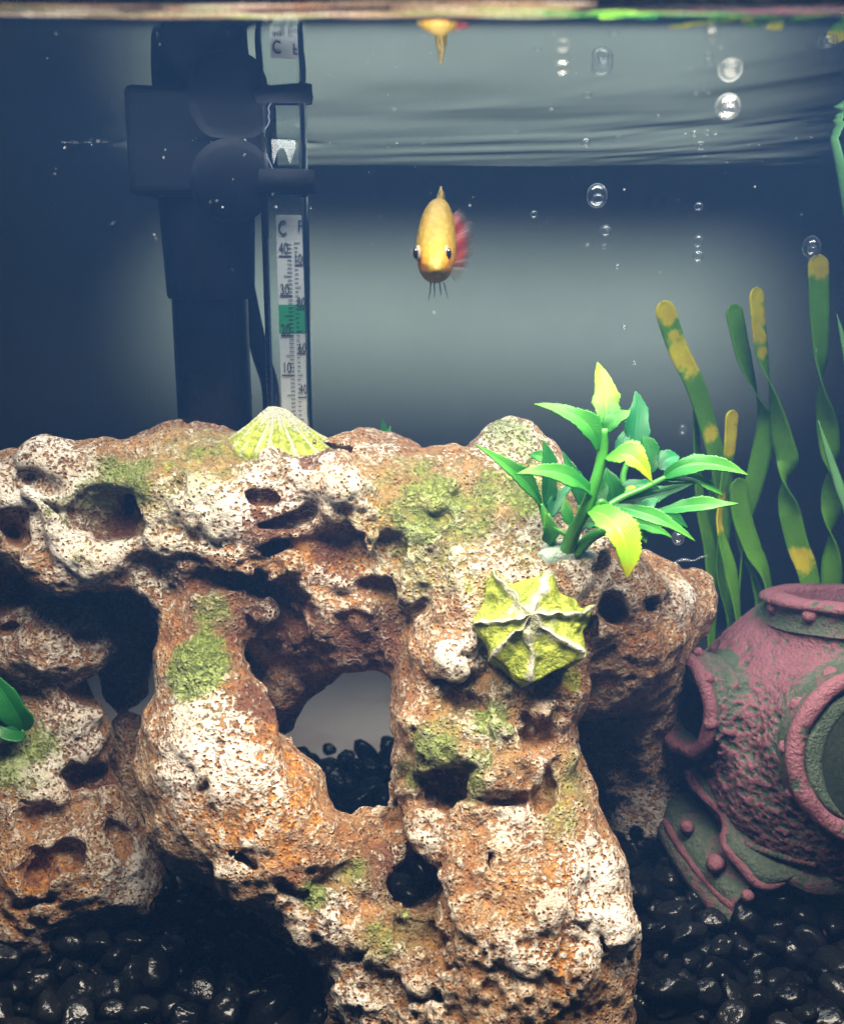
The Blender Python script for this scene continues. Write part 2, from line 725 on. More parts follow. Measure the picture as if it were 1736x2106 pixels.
# the looped arm at the left
chain([(440, 1200, 17.9, 120), (425, 1320, 17.4, 80), (432, 1430, 17.0, 90), (452, 1560, 16.6, 152), (505, 1640, 16.4, 172),
       (590, 1740, 16.1, 140), (700, 1830, 15.9, 120), (850, 1930, 15.7, 150)], 0.4)
chain([(620, 1340, 18.9, 95), (555, 1440, 19.2, 58), (535, 1495, 19.2, 36)], 0.3)
chain([(640, 1770, 16.2, 90), (760, 1745, 16.3, 68), (900, 1720, 16.3, 90)], 0.3)
chain([(560, 1250, 18.4, 95), (680, 1270, 18.2, 95), (800, 1270, 18.0, 100)], 0.4)
chain([(1200, 1330, 18.6, 125), (1275, 1345, 18.9, 100)], 0.4)
# left foot and the grey boulder behind it
chain([(-40, 1100, 19.2, 100), (-20, 1250, 19.4, 80), (20, 1400, 19.2, 90)], 0.4)
egg(110, 1318, 18.75, 140, 86, 0.95, -8, 0.2)
chain([(230, 1210, 20.2, 85), (262, 1330, 20.4, 60), (262, 1420, 20.4, 45)], 0.3)
chain([(40, 1420, 19.3, 110), (130, 1520, 18.8, 92), (60, 1640, 18.3, 140), (150, 1760, 17.9, 140), (60, 1830, 17.8, 130)], 0.4)
chain([(-80, 1640, 18.3, 120), (-60, 1830, 17.8, 130)], 0.4)
chain([(190, 1700, 17.9, 100), (275, 1820, 17.6, 68)], 0.3)
chain([(265, 1500, 19.8, 45), (280, 1640, 19.6, 60)], 0.3)
egg(160, 1490, 18.4, 60, 32, 0.35, 25, 0.12)
egg(100, 1560, 18.2, 62, 32, 0.35, 18, 0.12)
# right foot far back
chain([(1290, 1400, 19.6, 110), (1300, 1560, 20.4, 95), (1320, 1660, 20.6, 92)], 0.4)
egg(1330, 1660, 20.5, 105, 85, 0.9, 0, 0.3)
# openings right through
egg(672, 1500, 17.0, 96, 110, 3.0, 8, 0.25, True)
egg(715, 1610, 16.6, 72, 68, 3.0, 0, 0.2, True)
egg(580, 1470, 17.3, 50, 66, 1.1, 12, 0.15, True)
egg(610, 1625, 16.3, 72, 66, 0.8, -35, 0.3)
egg(852, 1812, 15.6, 58, 54, 2.2, 0, 0.12, True)


def surf(x, y):
    """depth of the rock's face on the line of sight"""
    Y = np.arange(13.3, 22.2, 0.03)
    a, b = x - IMG_W / 2, y - IMG_H / 2
    tt = Y / (ct * FPX - st * b)
    q = np.stack([a * tt, Y, CAM_Z + (-st * FPX - ct * b) * tt], 1)
    i = np.round((q - rock.lo) / rock.h).astype(int)
    ok = np.all((i >= 0) & (i < rock.n), axis=1)
    i = np.clip(i, 0, rock.n - 1)
    neg = ok & (rock.f[i[:, 0], i[:, 1], i[:, 2]] < 0)
    return float(Y[np.argmax(neg)]) if neg.any() else None


def web(pts, k=0.12, sink=0.0):
    """raised rib laid on the face: (x, y, radius px)"""
    q = []
    for x, y, r in pts:
        d = surf(x, y)
        if d is not None:
            q.append((x, y, d + sink, r))
    if len(q) > 0:
        chain(q, k)


def dent(x, y, rx, ry, rd, roll=0, k=0.09):
    """hollow sunk rd cm into the face"""
    d = surf(x, y)
    if d is not None:
        egg(x, y, d + 0.05, rx, ry, rd, roll, k, True)


# swollen lobes of crust, hollows between them, then the thin ribs
for x, y, r, sk in [(940, 1358, 38, .10), (900, 1398, 24, .05), (1010, 1425, 28, .05), (870, 1480, 32, .1), (1030, 1500, 36, .1), (1085, 1560, 40, .15), (1000, 1600, 28, .05),
                    (1070, 1690, 56, .25), (870, 1705, 44, .15), (770, 1700, 38, .15), (820, 1745, 34, .1), (690, 1865, 62, .3), (630, 1890, 46, .2), (1110, 1470, 28, .05), (1165, 1560, 32, .1),
                    (425, 1045, 62, .28), (470, 1072, 44, .15), (330, 1060, 50, .25), (1230, 1165, 40, .15), (330, 1215, 44, .15), (760, 1255, 60, .3), (680, 1260, 50, .25), (860, 1190, 80, .5),
                    (690, 1000, 60, .3), (120, 1140, 60, .3), (210, 1165, 46, .2), (90, 960, 70, .4), (1220, 1790, 70, .35), (1250, 1900, 60, .3), (1170, 1980, 60, .3), (1050, 2030, 60, .3), (760, 2050, 70, .35),
                    (540, 1250, 50, .2), (1180, 1660, 40, .15), (980, 1250, 60, .35), (560, 1700, 60, .35)]:
    web([(x, y, r)], 0.18, sk)
for a in [(232, 1072, 86, 58, .95, -18), (285, 1052, 32, 46, .7, 0), (28, 1092, 28, 40, .9, 20), (64, 980, 23, 17, .4, 0), (104, 1002, 21, 14, .35, 0), (90, 1052, 15, 15, .3, 0), (364, 996, 34, 20, .4, 8),
          (530, 1030, 62, 38, .38, 0), (592, 1072, 80, 34, .40, 8), (575, 1118, 54, 26, .42, 0), (690, 1140, 70, 80, .36, 0), (640, 925, 72, 22, .5, -6), (702, 930, 36, 18, .35, 0), (540, 1205, 60, 15, .35, -35),
          (450, 1190, 60, 16, .3, 10), (770, 1215, 44, 14, .3, -20), (800, 1130, 34, 30, .18, 0), (1262, 1252, 36, 32, .7, 0), (1335, 1238, 24, 24, .6, 0), (1238, 1168, 18, 24, .4, 0), (1195, 1330, 40, 90, .3, 0),
          (1045, 1335, 64, 22, .35, 0), (950, 1440, 46, 36, .45, 0), (1110, 1520, 34, 34, .45, 0), (1040, 1645, 44, 15, .4, 10), (1125, 1620, 18, 40, .35, 0), (1000, 1372, 18, 26, .35, 0), (935, 1402, 48, 13, .35, 0),
          (905, 1618, 74, 54, .6, 0), (780, 1640, 24, 26, .3, 0), (810, 1790, 66, 44, .45, -20), (1170, 1895, 32, 22, .3, 0), (1240, 1935, 26, 32, .3, 0), (1100, 1900, 26, 26, .25, 0), (700, 1800, 60, 22, .3, 15),
          (880, 1930, 80, 16, .25, -10), (740, 1960, 60, 16, .25, 12), (960, 1990, 70, 16, .25, 8), (1010, 1770, 20, 40, .3, 0), (880, 2050, 60, 18, .25, 0), (590, 1830, 40, 16, .25, -30), (500, 1770, 50, 14, .2, -35),
          (78, 1795, 44, 40, .7, 0), (138, 1768, 42, 38, .55, 0), (172, 1652, 34, 24, .5, 0), (90, 1690, 50, 30, .4, 0), (60, 1860, 50, 14, .4, 0), (175, 1305, 22, 14, .35, 0), (25, 1290, 24, 11, .35, 0),
          (1310, 1715, 16, 18, .5, 0), (200, 1590, 60, 28, .6, 0), (250, 1745, 26, 60, .35, 20), (420, 1620, 24, 12, .12, 30), (450, 1530, 18, 10, .1, 0), (960, 1010, 18, 12, .2, 0), (900, 1060, 16, 12, .2, 0),
          (1050, 915, 18, 13, .15, 0), (1075, 950, 16, 12, .15, 0), (1020, 930, 13, 12, .15, 0), (1090, 905, 12, 12, .15, 0), (1300, 1190, 16, 30, .2, 20), (1380, 1260, 16, 40, .25, 25), (960, 1348, 10, 11, .15, 0), (925, 1372, 8, 8, .15, 0)]:
    dent(*a)
web([(700, 1005, 22), (684, 1060, 18), (640, 1090, 15), (610, 1120, 15), (603, 1160, 17), (622, 1205, 20), (670, 1238, 22), (760, 1250, 20)])
web([(560, 945, 24), (600, 980, 18), (645, 1005, 16), (700, 1000, 22), (752, 1012, 20), (770, 1080, 12), (755, 1160, 12)])
web([(310, 1012, 20), (300, 1070, 26), (330, 1112, 22), (410, 1135, 16), (470, 1160, 14), (560, 1190, 12), (600, 1168, 11)])
web([(55, 1012, 24), (112, 1062, 24), (132, 1130, 22), (200, 1162, 20), (290, 1122, 18)])
web([(150, 1000, 22), (220, 990, 22), (300, 992, 20), (342, 976, 18)])
web([(405, 1160, 10), (412, 1220, 12), (400, 1270, 10)])
web([(470, 1150, 9), (480, 1190, 10), (520, 1230, 10)])
web([(940, 1765, 32), (935, 1835, 26), (965, 1905, 26), (960, 1960, 20)])
web([(1180, 1800, 24), (1125, 1880, 20), (1095, 1965, 20)])
web([(830, 1560, 12), (900, 1548, 14), (985, 1560, 16), (975, 1640, 14), (985, 1690, 14)])
web([(830, 1560, 12), (815, 1610, 10), (805, 1660, 10)])
web([(1010, 1440, 14), (1030, 1480, 14), (1060, 1520, 12)])
# flat sole, standing in the gravel
rock.add_noise(lambda p: 0.16 * vnoise(p, 0.75, 1) + 0.10 * vnoise(p, 1.7, 2) + 0.055 * vnoise(p, 3.9, 3))
rv, rq = rock.mesh()
del rock.f
keep = np.ones(len(rv), bool)

# ---- where the crust is white, brown, orange or grown over, by place on the rock
rx, ry, rd = proj(rv)
nrm = vnormals(rv, rq)
cellx, celly = (rx / 12).astype(int), (ry / 12).astype(int)
key = cellx * 4096 + celly
order = np.lexsort((rd, key))
uk, first = np.unique(key[order], return_index=True)
FRONT = dict(zip(uk.tolist(), order[first].tolist()))


def on_rock(x, y):
    """the point of the rock seen at x, y (nearest surface)"""
    for r in range(0, 12):
        best = None
        for i in range(-r, r + 1):
            for j in range(-r, r + 1):
                k = FRONT.get((int(x / 12) + i) * 4096 + int(y / 12) + j)
                if k is not None and (best is None or rd[k] < rd[best]):
                    best = k
        if best is not None:
            return rv[best]
    return P(x, y, 18)


ZW = 1 + 0.75 * fbm(rv, 0.9, 3, 81, 0.65)


def zone(spots, soft=0.55):
    m = np.zeros(len(rv))
    for x, y, r, a in spots:
        c = on_rock(x, y)
        rr = cm(r, c)
        d = np.linalg.norm(rv - c, axis=1) / rr * ZW
        m = np.maximum(m, a * (1 - sstep(1 - soft, 1 + soft, d)))
    return m


rough_n = fbm(rv, 2.2, 3, 40)
pebbly = vnoise(rv, 1.3, 44)
white = zone([(90, 960, 110, .75), (190, 1130, 90, 1.0), (130, 1090, 60, .9), (60, 1030, 60, .9), (440, 1060, 80, 1.15), (390, 1010, 60, .9), (330, 1110, 70, .85),
              (690, 1000, 80, .85), (620, 970, 90, .75), (680, 1040, 30, 1.1), (560, 960, 90, .8), (700, 1200, 70, .45), (410, 1490, 90, .85), (370, 1560, 70, .85),
              (480, 1590, 80, .6), (400, 1420, 60, .6), (1230, 1800, 70, 1.05), (1270, 1900, 60, 1.0), (1200, 1740, 50, .7), (1290, 1960, 40, .8), (940, 1355, 45, 1.0),
              (1060, 900, 90, .85), (960, 1330, 70, .5), (1050, 1700, 60, .6), (790, 920, 60, .45), (150, 1310, 150, .35), (160, 1490, 70, .9), (100, 1560, 65, .8),
              (130, 1680, 80, .25), (290, 1810, 60, .8), (240, 1780, 60, .4), (40, 1640, 60, .3), (1330, 1680, 90, .6), (1400, 1220, 80, .75), (1270, 1180, 60, .45),
              (700, 2040, 90, .55), (640, 1880, 70, .5), (860, 2060, 90, .45), (1120, 1860, 50, .7), (1060, 1990, 70, .5), (880, 1710, 50, .6), (1000, 1480, 60, .4), (1080, 1130, 100, .55), (1200, 1130, 80, .6), (950, 1180, 80, .45), (850, 1230, 70, .4), (1410, 1200, 60, .8)])
brown = zone([(230, 1075, 75, 1.0), (450, 1260, 110, .75), (600, 1290, 110, .9), (760, 1330, 90, .9), (690, 1140, 62, .9), (560, 1100, 70, .9), (525, 1030, 50, .8), (365, 996, 26, .9),
              (640, 925, 60, .9), (420, 1180, 100, .7), (900, 1260, 90, .35), (560, 1440, 80, 1.0), (905, 1620, 60, .8), (800, 1790, 70, .9), (850, 1880, 70, .7), (950, 1440, 40, .9),
              (1050, 1340, 60, .7), (640, 1780, 80, .6), (20, 1230, 80, .7), (150, 1420, 90, .6), (200, 1600, 60, .8), (80, 1800, 60, .9), (1300, 1330, 110, .55), (1050, 1600, 70, .4),
              (740, 1720, 70, .5), (900, 1950, 110, .35), (770, 1980, 90, .3)])
orange = zone([(750, 1090, 60, 1.0), (760, 1160, 50, .8), (620, 1150, 50, .6), (450, 1120, 50, .6), (590, 1570, 90, .8), (640, 1640, 70, .9), (470, 1680, 90, .6), (540, 1710, 100, .7),
               (1180, 1830, 90, .75), (1210, 1960, 100, .8), (1130, 1950, 90, .5), (80, 1830, 100, .55), (190, 1860, 70, .6), (40, 1080, 40, .6), (300, 1060, 60, .4), (430, 855, 90, .7),
               (140, 1790, 60, .5), (1390, 1270, 80, .5), (560, 1130, 40, .8), (30, 1210, 50, .8), (1080, 1830, 80, .5), (1290, 1260, 70, .35), (700, 1160, 40, .5)])
green = zone([(900, 1010, 90, .75), (960, 1060, 90, .6), (1080, 1010, 70, .8), (1060, 890, 80, .55), (240, 975, 90, .75), (390, 1370, 60, 1.0), (880, 1545, 80, .75), (1010, 1480, 50, .7), (1030, 1400, 40, .35),
              (840, 1590, 50, .6), (960, 1600, 50, .6), (640, 1845, 28, 1.0), (420, 1240, 40, .6), (1180, 1600, 60, .5), (830, 1080, 90, .5), (860, 960, 70, .5), (720, 1790, 40, .5),
              (770, 1920, 40, .5), (850, 1900, 60, .4), (450, 920, 130, .45), (20, 1540, 60, .8), (1010, 1000, 60, .6), (1150, 1690, 50, .5), (400, 1440, 60, .3), (990, 1560, 40, .6), (900, 1030, 190, .42), (1080, 1080, 130, .42), (330, 950, 170, .4), (1120, 960, 90, .55), (960, 1500, 130, .35), (1040, 870, 60, .6)])
lime = zone([(1180, 1400, 34, 1.0), (1150, 1390, 60, .5), (1000, 1220, 60, .6), (480, 900, 60, .55), (170, 1150, 50, .4), (360, 970, 70, .4), (1200, 1150, 50, .45), (1050, 1090, 90, .35), (1170, 1690, 60, .35)])

# ---- relief: pits in the crust, coarse grain in the brown hollows
w1 = worley(rv, 3.2, 3)
w2 = worley(rv, 6.5, 4)
pit = sstep(0.34, 0.10, w1) * (0.4 + 0.6 * (pebbly > -0.1)) * 0.075 + sstep(0.32, 0.12, w2) * 0.04
grain = fbm(rv, 5.5, 2, 60)
ridge = 1 - np.abs(fbm(rv, 2.6, 3, 70)) * 2.2
plate = sstep(0.25, 0.75, white - brown * 0.8 + rough_n * 0.7 + 0.25 * pebbly + 0.12)
side_n = np.clip(1 - white, 0, 1)
coarse = zone([(1000, 1560, 190, 1.0), (900, 1700, 170, 1.0), (760, 1960, 230, .9), (1000, 2030, 250, .9), (700, 1860, 130, .8), (540, 1190, 150, .6), (1020, 1420, 130, .9), (420, 1250, 110, .6), (60, 1700, 200, .5), (860, 1020, 140, .5)], 0.5)
coarse = 0.22 + 0.78 * coarse
disp = -pit * (0.55 + 0.6 * coarse) + coarse * (0.06 * grain + 0.09 * np.clip(ridge, 0, 1) + 0.10 * rough_n) + 0.02 * plate - 0.02
rv2 = rv + nrm * disp[:, None]
sm = rv2.copy()
for _ in range(6):
    sm = adj_mean(sm, rq)
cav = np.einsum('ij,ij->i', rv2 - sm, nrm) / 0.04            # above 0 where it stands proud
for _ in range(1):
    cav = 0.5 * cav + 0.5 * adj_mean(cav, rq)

# ---- crust material
t = NT("encrusted_rock")
c = t.coords()
aw, ab_, ao, ag, al, ac, ap = (t.attr(k) for k in ("white", "brown", "orange", "green", "lime", "proud", "plate"))
nf = t.noise(c, 13.0, 5, 0.62, 0.35)
nm = t.noise(c, 2.6, 4, 0.6, 0.6)
nff = t.noise(c, 30.0, 3, 0.7)
vo = t.voro(c, 11.0)
cen = lambda n_, k: t.math('MULTIPLY', t.math('SUBTRACT', n_, 0.5), k)
add = lambda *q: q[0] if len(q) == 1 else t.math('ADD', q[0], add(*q[1:]))
# tan to rust stain under everything
tan = t.mix(t.ramp(nm, 0.30, 0.70), (0.28, 0.115, 0.040), (0.55, 0.30, 0.125))
tan = t.mix(t.ramp(add(ab_, cen(nm, 1.0)), 0.25, 0.85), tan, (0.155, 0.060, 0.031))
org = t.mix(t.ramp(nf, 0.35, 0.65), (0.36, 0.12, 0.022), (0.66, 0.31, 0.07))
base = t.mix(t.ramp(add(ao, cen(nm, 1.7)), 0.22, 0.75), tan, org)
# dark grains in the pores
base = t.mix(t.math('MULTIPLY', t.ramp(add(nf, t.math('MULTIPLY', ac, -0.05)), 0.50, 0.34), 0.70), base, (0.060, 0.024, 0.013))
vein = t.math('SUBTRACT', 1.0, t.math('MULTIPLY', t.math('ABSOLUTE', t.math('SUBTRACT', t.noise(c, 6.5, 3, 0.6, 0.9), 0.5)), 8.0))
reg = t.ramp(t.noise(c, 0.9, 3), 0.38, 0.62)
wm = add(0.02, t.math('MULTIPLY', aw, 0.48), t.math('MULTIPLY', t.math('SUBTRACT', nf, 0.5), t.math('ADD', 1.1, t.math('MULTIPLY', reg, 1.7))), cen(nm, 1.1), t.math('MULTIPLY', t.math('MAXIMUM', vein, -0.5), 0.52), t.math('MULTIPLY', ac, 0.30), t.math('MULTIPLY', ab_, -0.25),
         t.math('MULTIPLY', t.ramp(vo, 0.40, 0.14), -0.9))
wmask = t.ramp(wm, 0.13, 0.66)
wtone = add(t.noise(c, 1.5, 3), cen(nff, 0.5), t.math('MULTIPLY', aw, 0.25))
whitec = t.mix(t.ramp(wtone, 0.30, 0.85), (0.50, 0.36, 0.23), (0.76, 0.71, 0.63))
col = t.mix(wmask, base, whitec)
film = t.math('MULTIPLY', t.math('MINIMUM', t.math('MULTIPLY', ag, 0.75), 0.55), t.math('ADD', 0.45, t.math('MULTIPLY', nm, 0.9)))
col = t.mix(film, col, t.mix(nf, (0.13, 0.15, 0.035), (0.40, 0.43, 0.17)))
gm = t.ramp(add(t.math('MULTIPLY', ag, 1.3), cen(t.noise(c, 3.2, 5, 0.7), 2.0)), 0.35, 1.05)
gcol = t.mix(t.ramp(nf, 0.35, 0.65), (0.055, 0.12, 0.015), (0.26, 0.36, 0.075))
col = t.mix(t.math('MULTIPLY', gm, t.math('ADD', 0.45, t.math('MULTIPLY', nf, 0.6))), col, gcol)
lm = t.ramp(add(al, cen(t.noise(c, 3.5, 5, 0.7, 0.4), 2.0)), 0.40, 0.95)
col = t.mix(t.math('MULTIPLY', lm, 0.75), col, t.mix(nf, (0.18, 0.22, 0.012), (0.56, 0.60, 0.05)))
hgt = add(nf, t.math('MULTIPLY', wmask, 0.35), t.math('MULTIPLY', nff, 0.25), t.math('MULTIPLY', t.ramp(vo, 0.30, 0.08), -0.5))
M['rock'] = t.done(t.bsdf(col, t.math('SUBTRACT', 0.58, t.math('MULTIPLY', nff, 0.35)), t.bump(hgt, 0.14, 1.0), Specular_IOR_Level=0.42))

ROCK_AT = (0.5, 16.5, 0.0)
rock_o = empty("rock_ornament", ROCK_AT, "pitted white and brown rock ornament with arches and legs standing on black gravel", "rock ornament")
build("rock_body", rv2, rq, M['rock'], rock_o,
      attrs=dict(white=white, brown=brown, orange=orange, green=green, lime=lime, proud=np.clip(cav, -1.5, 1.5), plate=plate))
ROCK_TREE = BVHTree.FromPolygons(rv2.tolist(), rq.tolist())
EYE = Vector((0, 0, CAM_Z))


def hit(x, y):
    """first point of the rock on the line of sight, and its normal"""
    d = (Vector(P(x, y, 20)) - EYE).normalized()
    p, n, i, r = ROCK_TREE.ray_cast(EYE, d)
    if p is None:
        return np.array(P(x, y, 18)), np.array((0, -0.7, 0.7))
    return np.array(p), np.array(n)

# ================================================================== shells cast on the rock
t = NT("limpet_shell")
c = t.coords()
g_ = t.attr("grow")
nz = t.noise(c, 6.0, 5, 0.7)
k_ = t.ramp(t.math('ADD', g_, t.math('MULTIPLY', t.math('SUBTRACT', nz, 0.5), 2.0)), 0.25, 0.80)
lc = t.mix(t.ramp(t.noise(c, 9.0, 4), 0.35, 0.65), (0.13, 0.17, 0.012), (0.31, 0.36, 0.04))
lc = t.mix(t.math('MULTIPLY', t.ramp(t.noise(c, 12, 5, 0.7), 0.56, 0.70), 0.7), lc, (0.14, 0.12, 0.03))
M['limpet'] = t.done(t.bsdf(t.mix(k_, (0.32, 0.325, 0.24), lc), 0.55, t.bump(t.math('ADD', nz, t.noise(c, 20, 3)), 0.06, 0.8), Specular_IOR_Level=0.35))


def shell(name, apex, rim, white_at, ribs, amp, curve, label, lump=0.05):
    """ribbed cone: apex point, closed rim of points, ribs as a function of the angle"""
    n = 168
    rim = np.array(rim, float)
    m = len(rim)
    rr = np.vstack([rim[-1], rim, rim[0], rim[1]])
    u = np.linspace(0, m, n, endpoint=False)
    i = u.astype(int)
    tt = (u - i)[:, None]
    a, b, c_, d = rr[i], rr[i + 1], rr[i + 2], rr[(i + 3) % len(rr)] if False else rr[np.minimum(i + 3, len(rr) - 1)]
    lin = b + (c_ - b) * tt
    rimv = lin
    rings = 30
    cen = rim.mean(0)
    axis = apex - cen
    axis /= np.linalg.norm(axis)
    v, gr = [], []
    ph = u / m
    for k in range(rings):
        s_ = k / (rings - 1)
        p = apex + (rimv - apex) * s_ + axis * (curve(s_))
        rb = ribs(ph)
        p = p + axis * (amp * rb * math.sin(min(1, s_ * 1.15) * math.pi * 0.62))[:, None]
        v.append(p)
        gr.append(white_at(s_, rb))
    # skirt tucked into the rock
    v.append(cen + (rimv - cen) * 0.9 - axis * 1.0)
    gr.append(np.full(n, 1.0))
    v = np.concatenate(v)
    v += (0.016 * fbm(v, 5, 3, 91))[:, None] * axis + lump * np.stack([fbm(v, 1.8, 3, 92, 0.7), fbm(v, 1.8, 3, 93, 0.7), fbm(v, 1.8, 3, 94, 0.7)], 1)
    f = []
    for k in range(rings):
        for j in range(n):
            j2 = (j + 1) % n
            f.append((k * n + j, (k + 1) * n + j, (k + 1) * n + j2, k * n + j2))
    o = build(name, v, f, M['limpet'], rock_o, attrs=dict(grow=np.concatenate(gr)))
    o["label"] = label
    return o


# conical limpet on top of the arch
rim = []
bc = P(580, 912, 18.55)
for k in range(14):
    a = 2 * math.pi * k / 14
    r = 1.02 * (1 + 0.06 * math.sin(3 * a + 1))
    rim.append(bc + np.array([r * math.cos(a), 0.85 * r * math.sin(a), -0.05 - 0.10 * math.cos(a)]))
shell("limpet_shell", P(563, 826, 18.5), rim,
      lambda s_, rb: np.clip(2.4 * (s_ - 0.12), 0, 1) * (0.80 + 0.5 * np.clip(-rb, -0.9, 1)),
      lambda ph: np.cos(ph * 2 * math.pi * 26) * 0.6 + 0.4 * np.cos(ph * 2 * math.pi * 11 + 1), 0.05,
      lambda s_: -0.06 * math.sin(s_ * math.pi) - 0.10 * max(0, 0.14 - s_) / 0.14, "conical lime green limpet shell with a white top")

# star shaped limpet on the face of the column
pts = [(1016, 1176), (1052, 1200), (1122, 1178), (1168, 1222), (1226, 1254), (1196, 1300), (1196, 1358), (1140, 1368), (1088, 1398), (1050, 1368), (1012, 1352), (1004, 1316), (976, 1280), (1004, 1228)]
hp = [hit(x, y) for x, y in pts]
c0, n0 = hit(1100, 1275)
rimp = [P(x, y, c0[1] - 0.22 + (1272 - y) * 0.0036) for x, y in pts]
apex = P(1102, 1268, c0[1] - 0.62)
tip = [k % 2 == 0 for k in range(14)]


def star(ph):
    q = (ph * 14) % 2.0
    d = np.minimum(q, 2 - q)
    d = d * (0.8 + 0.35 * np.sin(ph * 23 + 1) ** 2)
    return 1.5 * np.exp(-(d / 0.34) ** 2) - 0.5


shell("star_limpet_shell", apex, rimp,
      lambda s_, rb: np.clip(0.15 + 1.0 * s_ - 1.25 * np.clip(rb - 0.25, 0, 1) + 0.25 * np.clip(-rb, 0, 1), 0, 1),
      star, 0.07, lambda s_: -0.02 * math.sin(s_ * math.pi), "star shaped lime green limpet shell with white ridges", 0.17)


# ================================================================== black gravel
t = NT("black_pebble")
c = t.coords()
oi = t.n('ShaderNodeObjectInfo')
nz = t.noise(c, 2.2, 2, 0.5)
pc = t.mix(oi.outputs['Random'], (0.0015, 0.0018, 0.0024), (0.006, 0.0065, 0.007))
pc = t.mix(t.math('MULTIPLY', t.ramp(t.noise(c, 9, 4, 0.7), 0.60, 0.75), 0.5), pc, (0.025, 0.026, 0.025))
M['pebble'] = t.done(t.bsdf(pc, t.math('ADD', 0.10, t.math('MULTIPLY', nz, 0.30)), t.bump(nz, 0.05, 0.7), Specular_IOR_Level=0.22))


def ico(sub):
    bm = bmesh.new()
    bmesh.ops.create_icosphere(bm, subdivisions=sub, radius=1.0)
    v = np.array([x.co[:] for x in bm.verts])
    f = np.array([[l.index for l in x.verts] for x in bm.faces])
    bm.free()
    return v, f


ICO2, ICO2F = ico(3)
PEB = []
for k in range(12):
    rg = np.random.default_rng(200 + k)
    v = ICO2.copy()
    # knock facets off a round pebble
    for _ in range(11):
        n_ = rg.normal(size=3)
        n_ /= np.linalg.norm(n_)
        h_ = rg.uniform(0.54, 0.86)
        d = v @ n_ - h_
        v -= np.outer(np.maximum(d, 0) * 0.88, n_)
    v *= 1 + 0.09 * vnoise(ICO2, 1.8, 300 + k)[:, None] + 0.04 * vnoise(ICO2, 4.0, 400 + k)[:, None]
    v *= np.array([rg.uniform(0.9, 1.25), rg.uniform(0.75, 1.0), rg.uniform(0.6, 0.8)])
    PEB.append(v)

stones = []
rg = np.random.default_rng(5)


def bz(x, y):
    return float(bed_z(np.array([x]), np.array([y]))[0])


for layer in range(2):
    yy = 13.4
    while yy < BACK_Y - 0.15:
        xx = -10.5 + rg.uniform(0, 0.4)
        while xx < 10.5:
            r = rg.uniform(0.19, 0.44) * (1.0 if layer == 0 else 0.95)
            x, y = xx + rg.uniform(-.12, .12), yy + rg.uniform(-.14, .14)
            z = bz(x, y) + 0.14 + (0.0 if layer == 0 else 0.26) + rg.uniform(-0.05, 0.09)
            if layer == 0 or rg.uniform() < 0.85:
                stones.append((x, min(y, BACK_Y - r), z, r, rg.integers(12), rg.uniform(0, 6.28), rg.normal(0, 0.45), rg.normal(0, 0.45)))
            xx += r * 1.75
        yy += 0.62
# a few larger ones heaped against the helmet
for x, y, d, r in [(1590, 1836, 17.9, .42), (1640, 1822, 18.3, .36), (1700, 1828, 18.2, .38), (1540, 1880, 17.6, .33), (1460, 1880, 17.8, .30), (1660, 1876, 17.6, .36), (1720, 1886, 17.4, .34)]:
    p = P(x, y, d)
    stones.append((p[0], p[1], max(0.1, p[2] - 0.1), r, rg.integers(12), rg.uniform(0, 6.28), rg.normal(0, .4), rg.normal(0, .4)))


def seen(x, y, z, r):
    p = np.array([[x, y, z + r * 0.4]])
    u, w, d = proj(p)
    if not (-20 < u[0] < IMG_W + 20 and w[0] < IMG_H + 25):
        return 0
    q = Vector(p[0])
    dd = q - EYE
    h_ = ROCK_TREE.ray_cast(EYE, dd.normalized(), dd.length - 0.05)
    if h_[0] is not None:
        return 0
    return r / d[0]


rank = sorted(range(len(stones)), key=lambda i: -seen(*stones[i][:4]))
single = set(rank[:300])
peb_mesh = []
bulk = []
for i, (x, y, z, r, k, a, b, g) in enumerate(stones):
    R = Matrix.Rotation(a, 3, 'Z') @ Matrix.Rotation(b, 3, 'X') @ Matrix.Rotation(g, 3, 'Y')
    if i in single:
        while len(peb_mesh) < 12:
            kk = len(peb_mesh)
            me = bpy.data.meshes.new("pebble")
            me.from_pydata((PEB[kk] * CM).tolist(), [], ICO2F.tolist())
            me.polygons.foreach_set("use_smooth", np.ones(len(me.polygons), bool))
            me.materials.append(M['pebble'])
            peb_mesh.append(me)
        o = bpy.data.objects.new("pebble", peb_mesh[k])
        o.location = Vector((x, y, z)) * CM
        o.rotation_euler = R.to_euler()
        o.scale = (r, r, r)
        COL.objects.link(o)
        tag(o, "small glossy black pebble among the gravel on the tank floor", "pebble", "black gravel pebbles on the tank floor")
    else:
        bulk.append((PEB[k] * r) @ np.array(R).T + np.array((x, y, z)))
nb = len(ICO2)
bf = np.concatenate([ICO2F + nb * i for i in range(len(bulk))])
tag(build("gravel", np.concatenate(bulk), bf, M['pebble']), "bed of small black gravel stones across the tank floor", "gravel", kind='stuff')


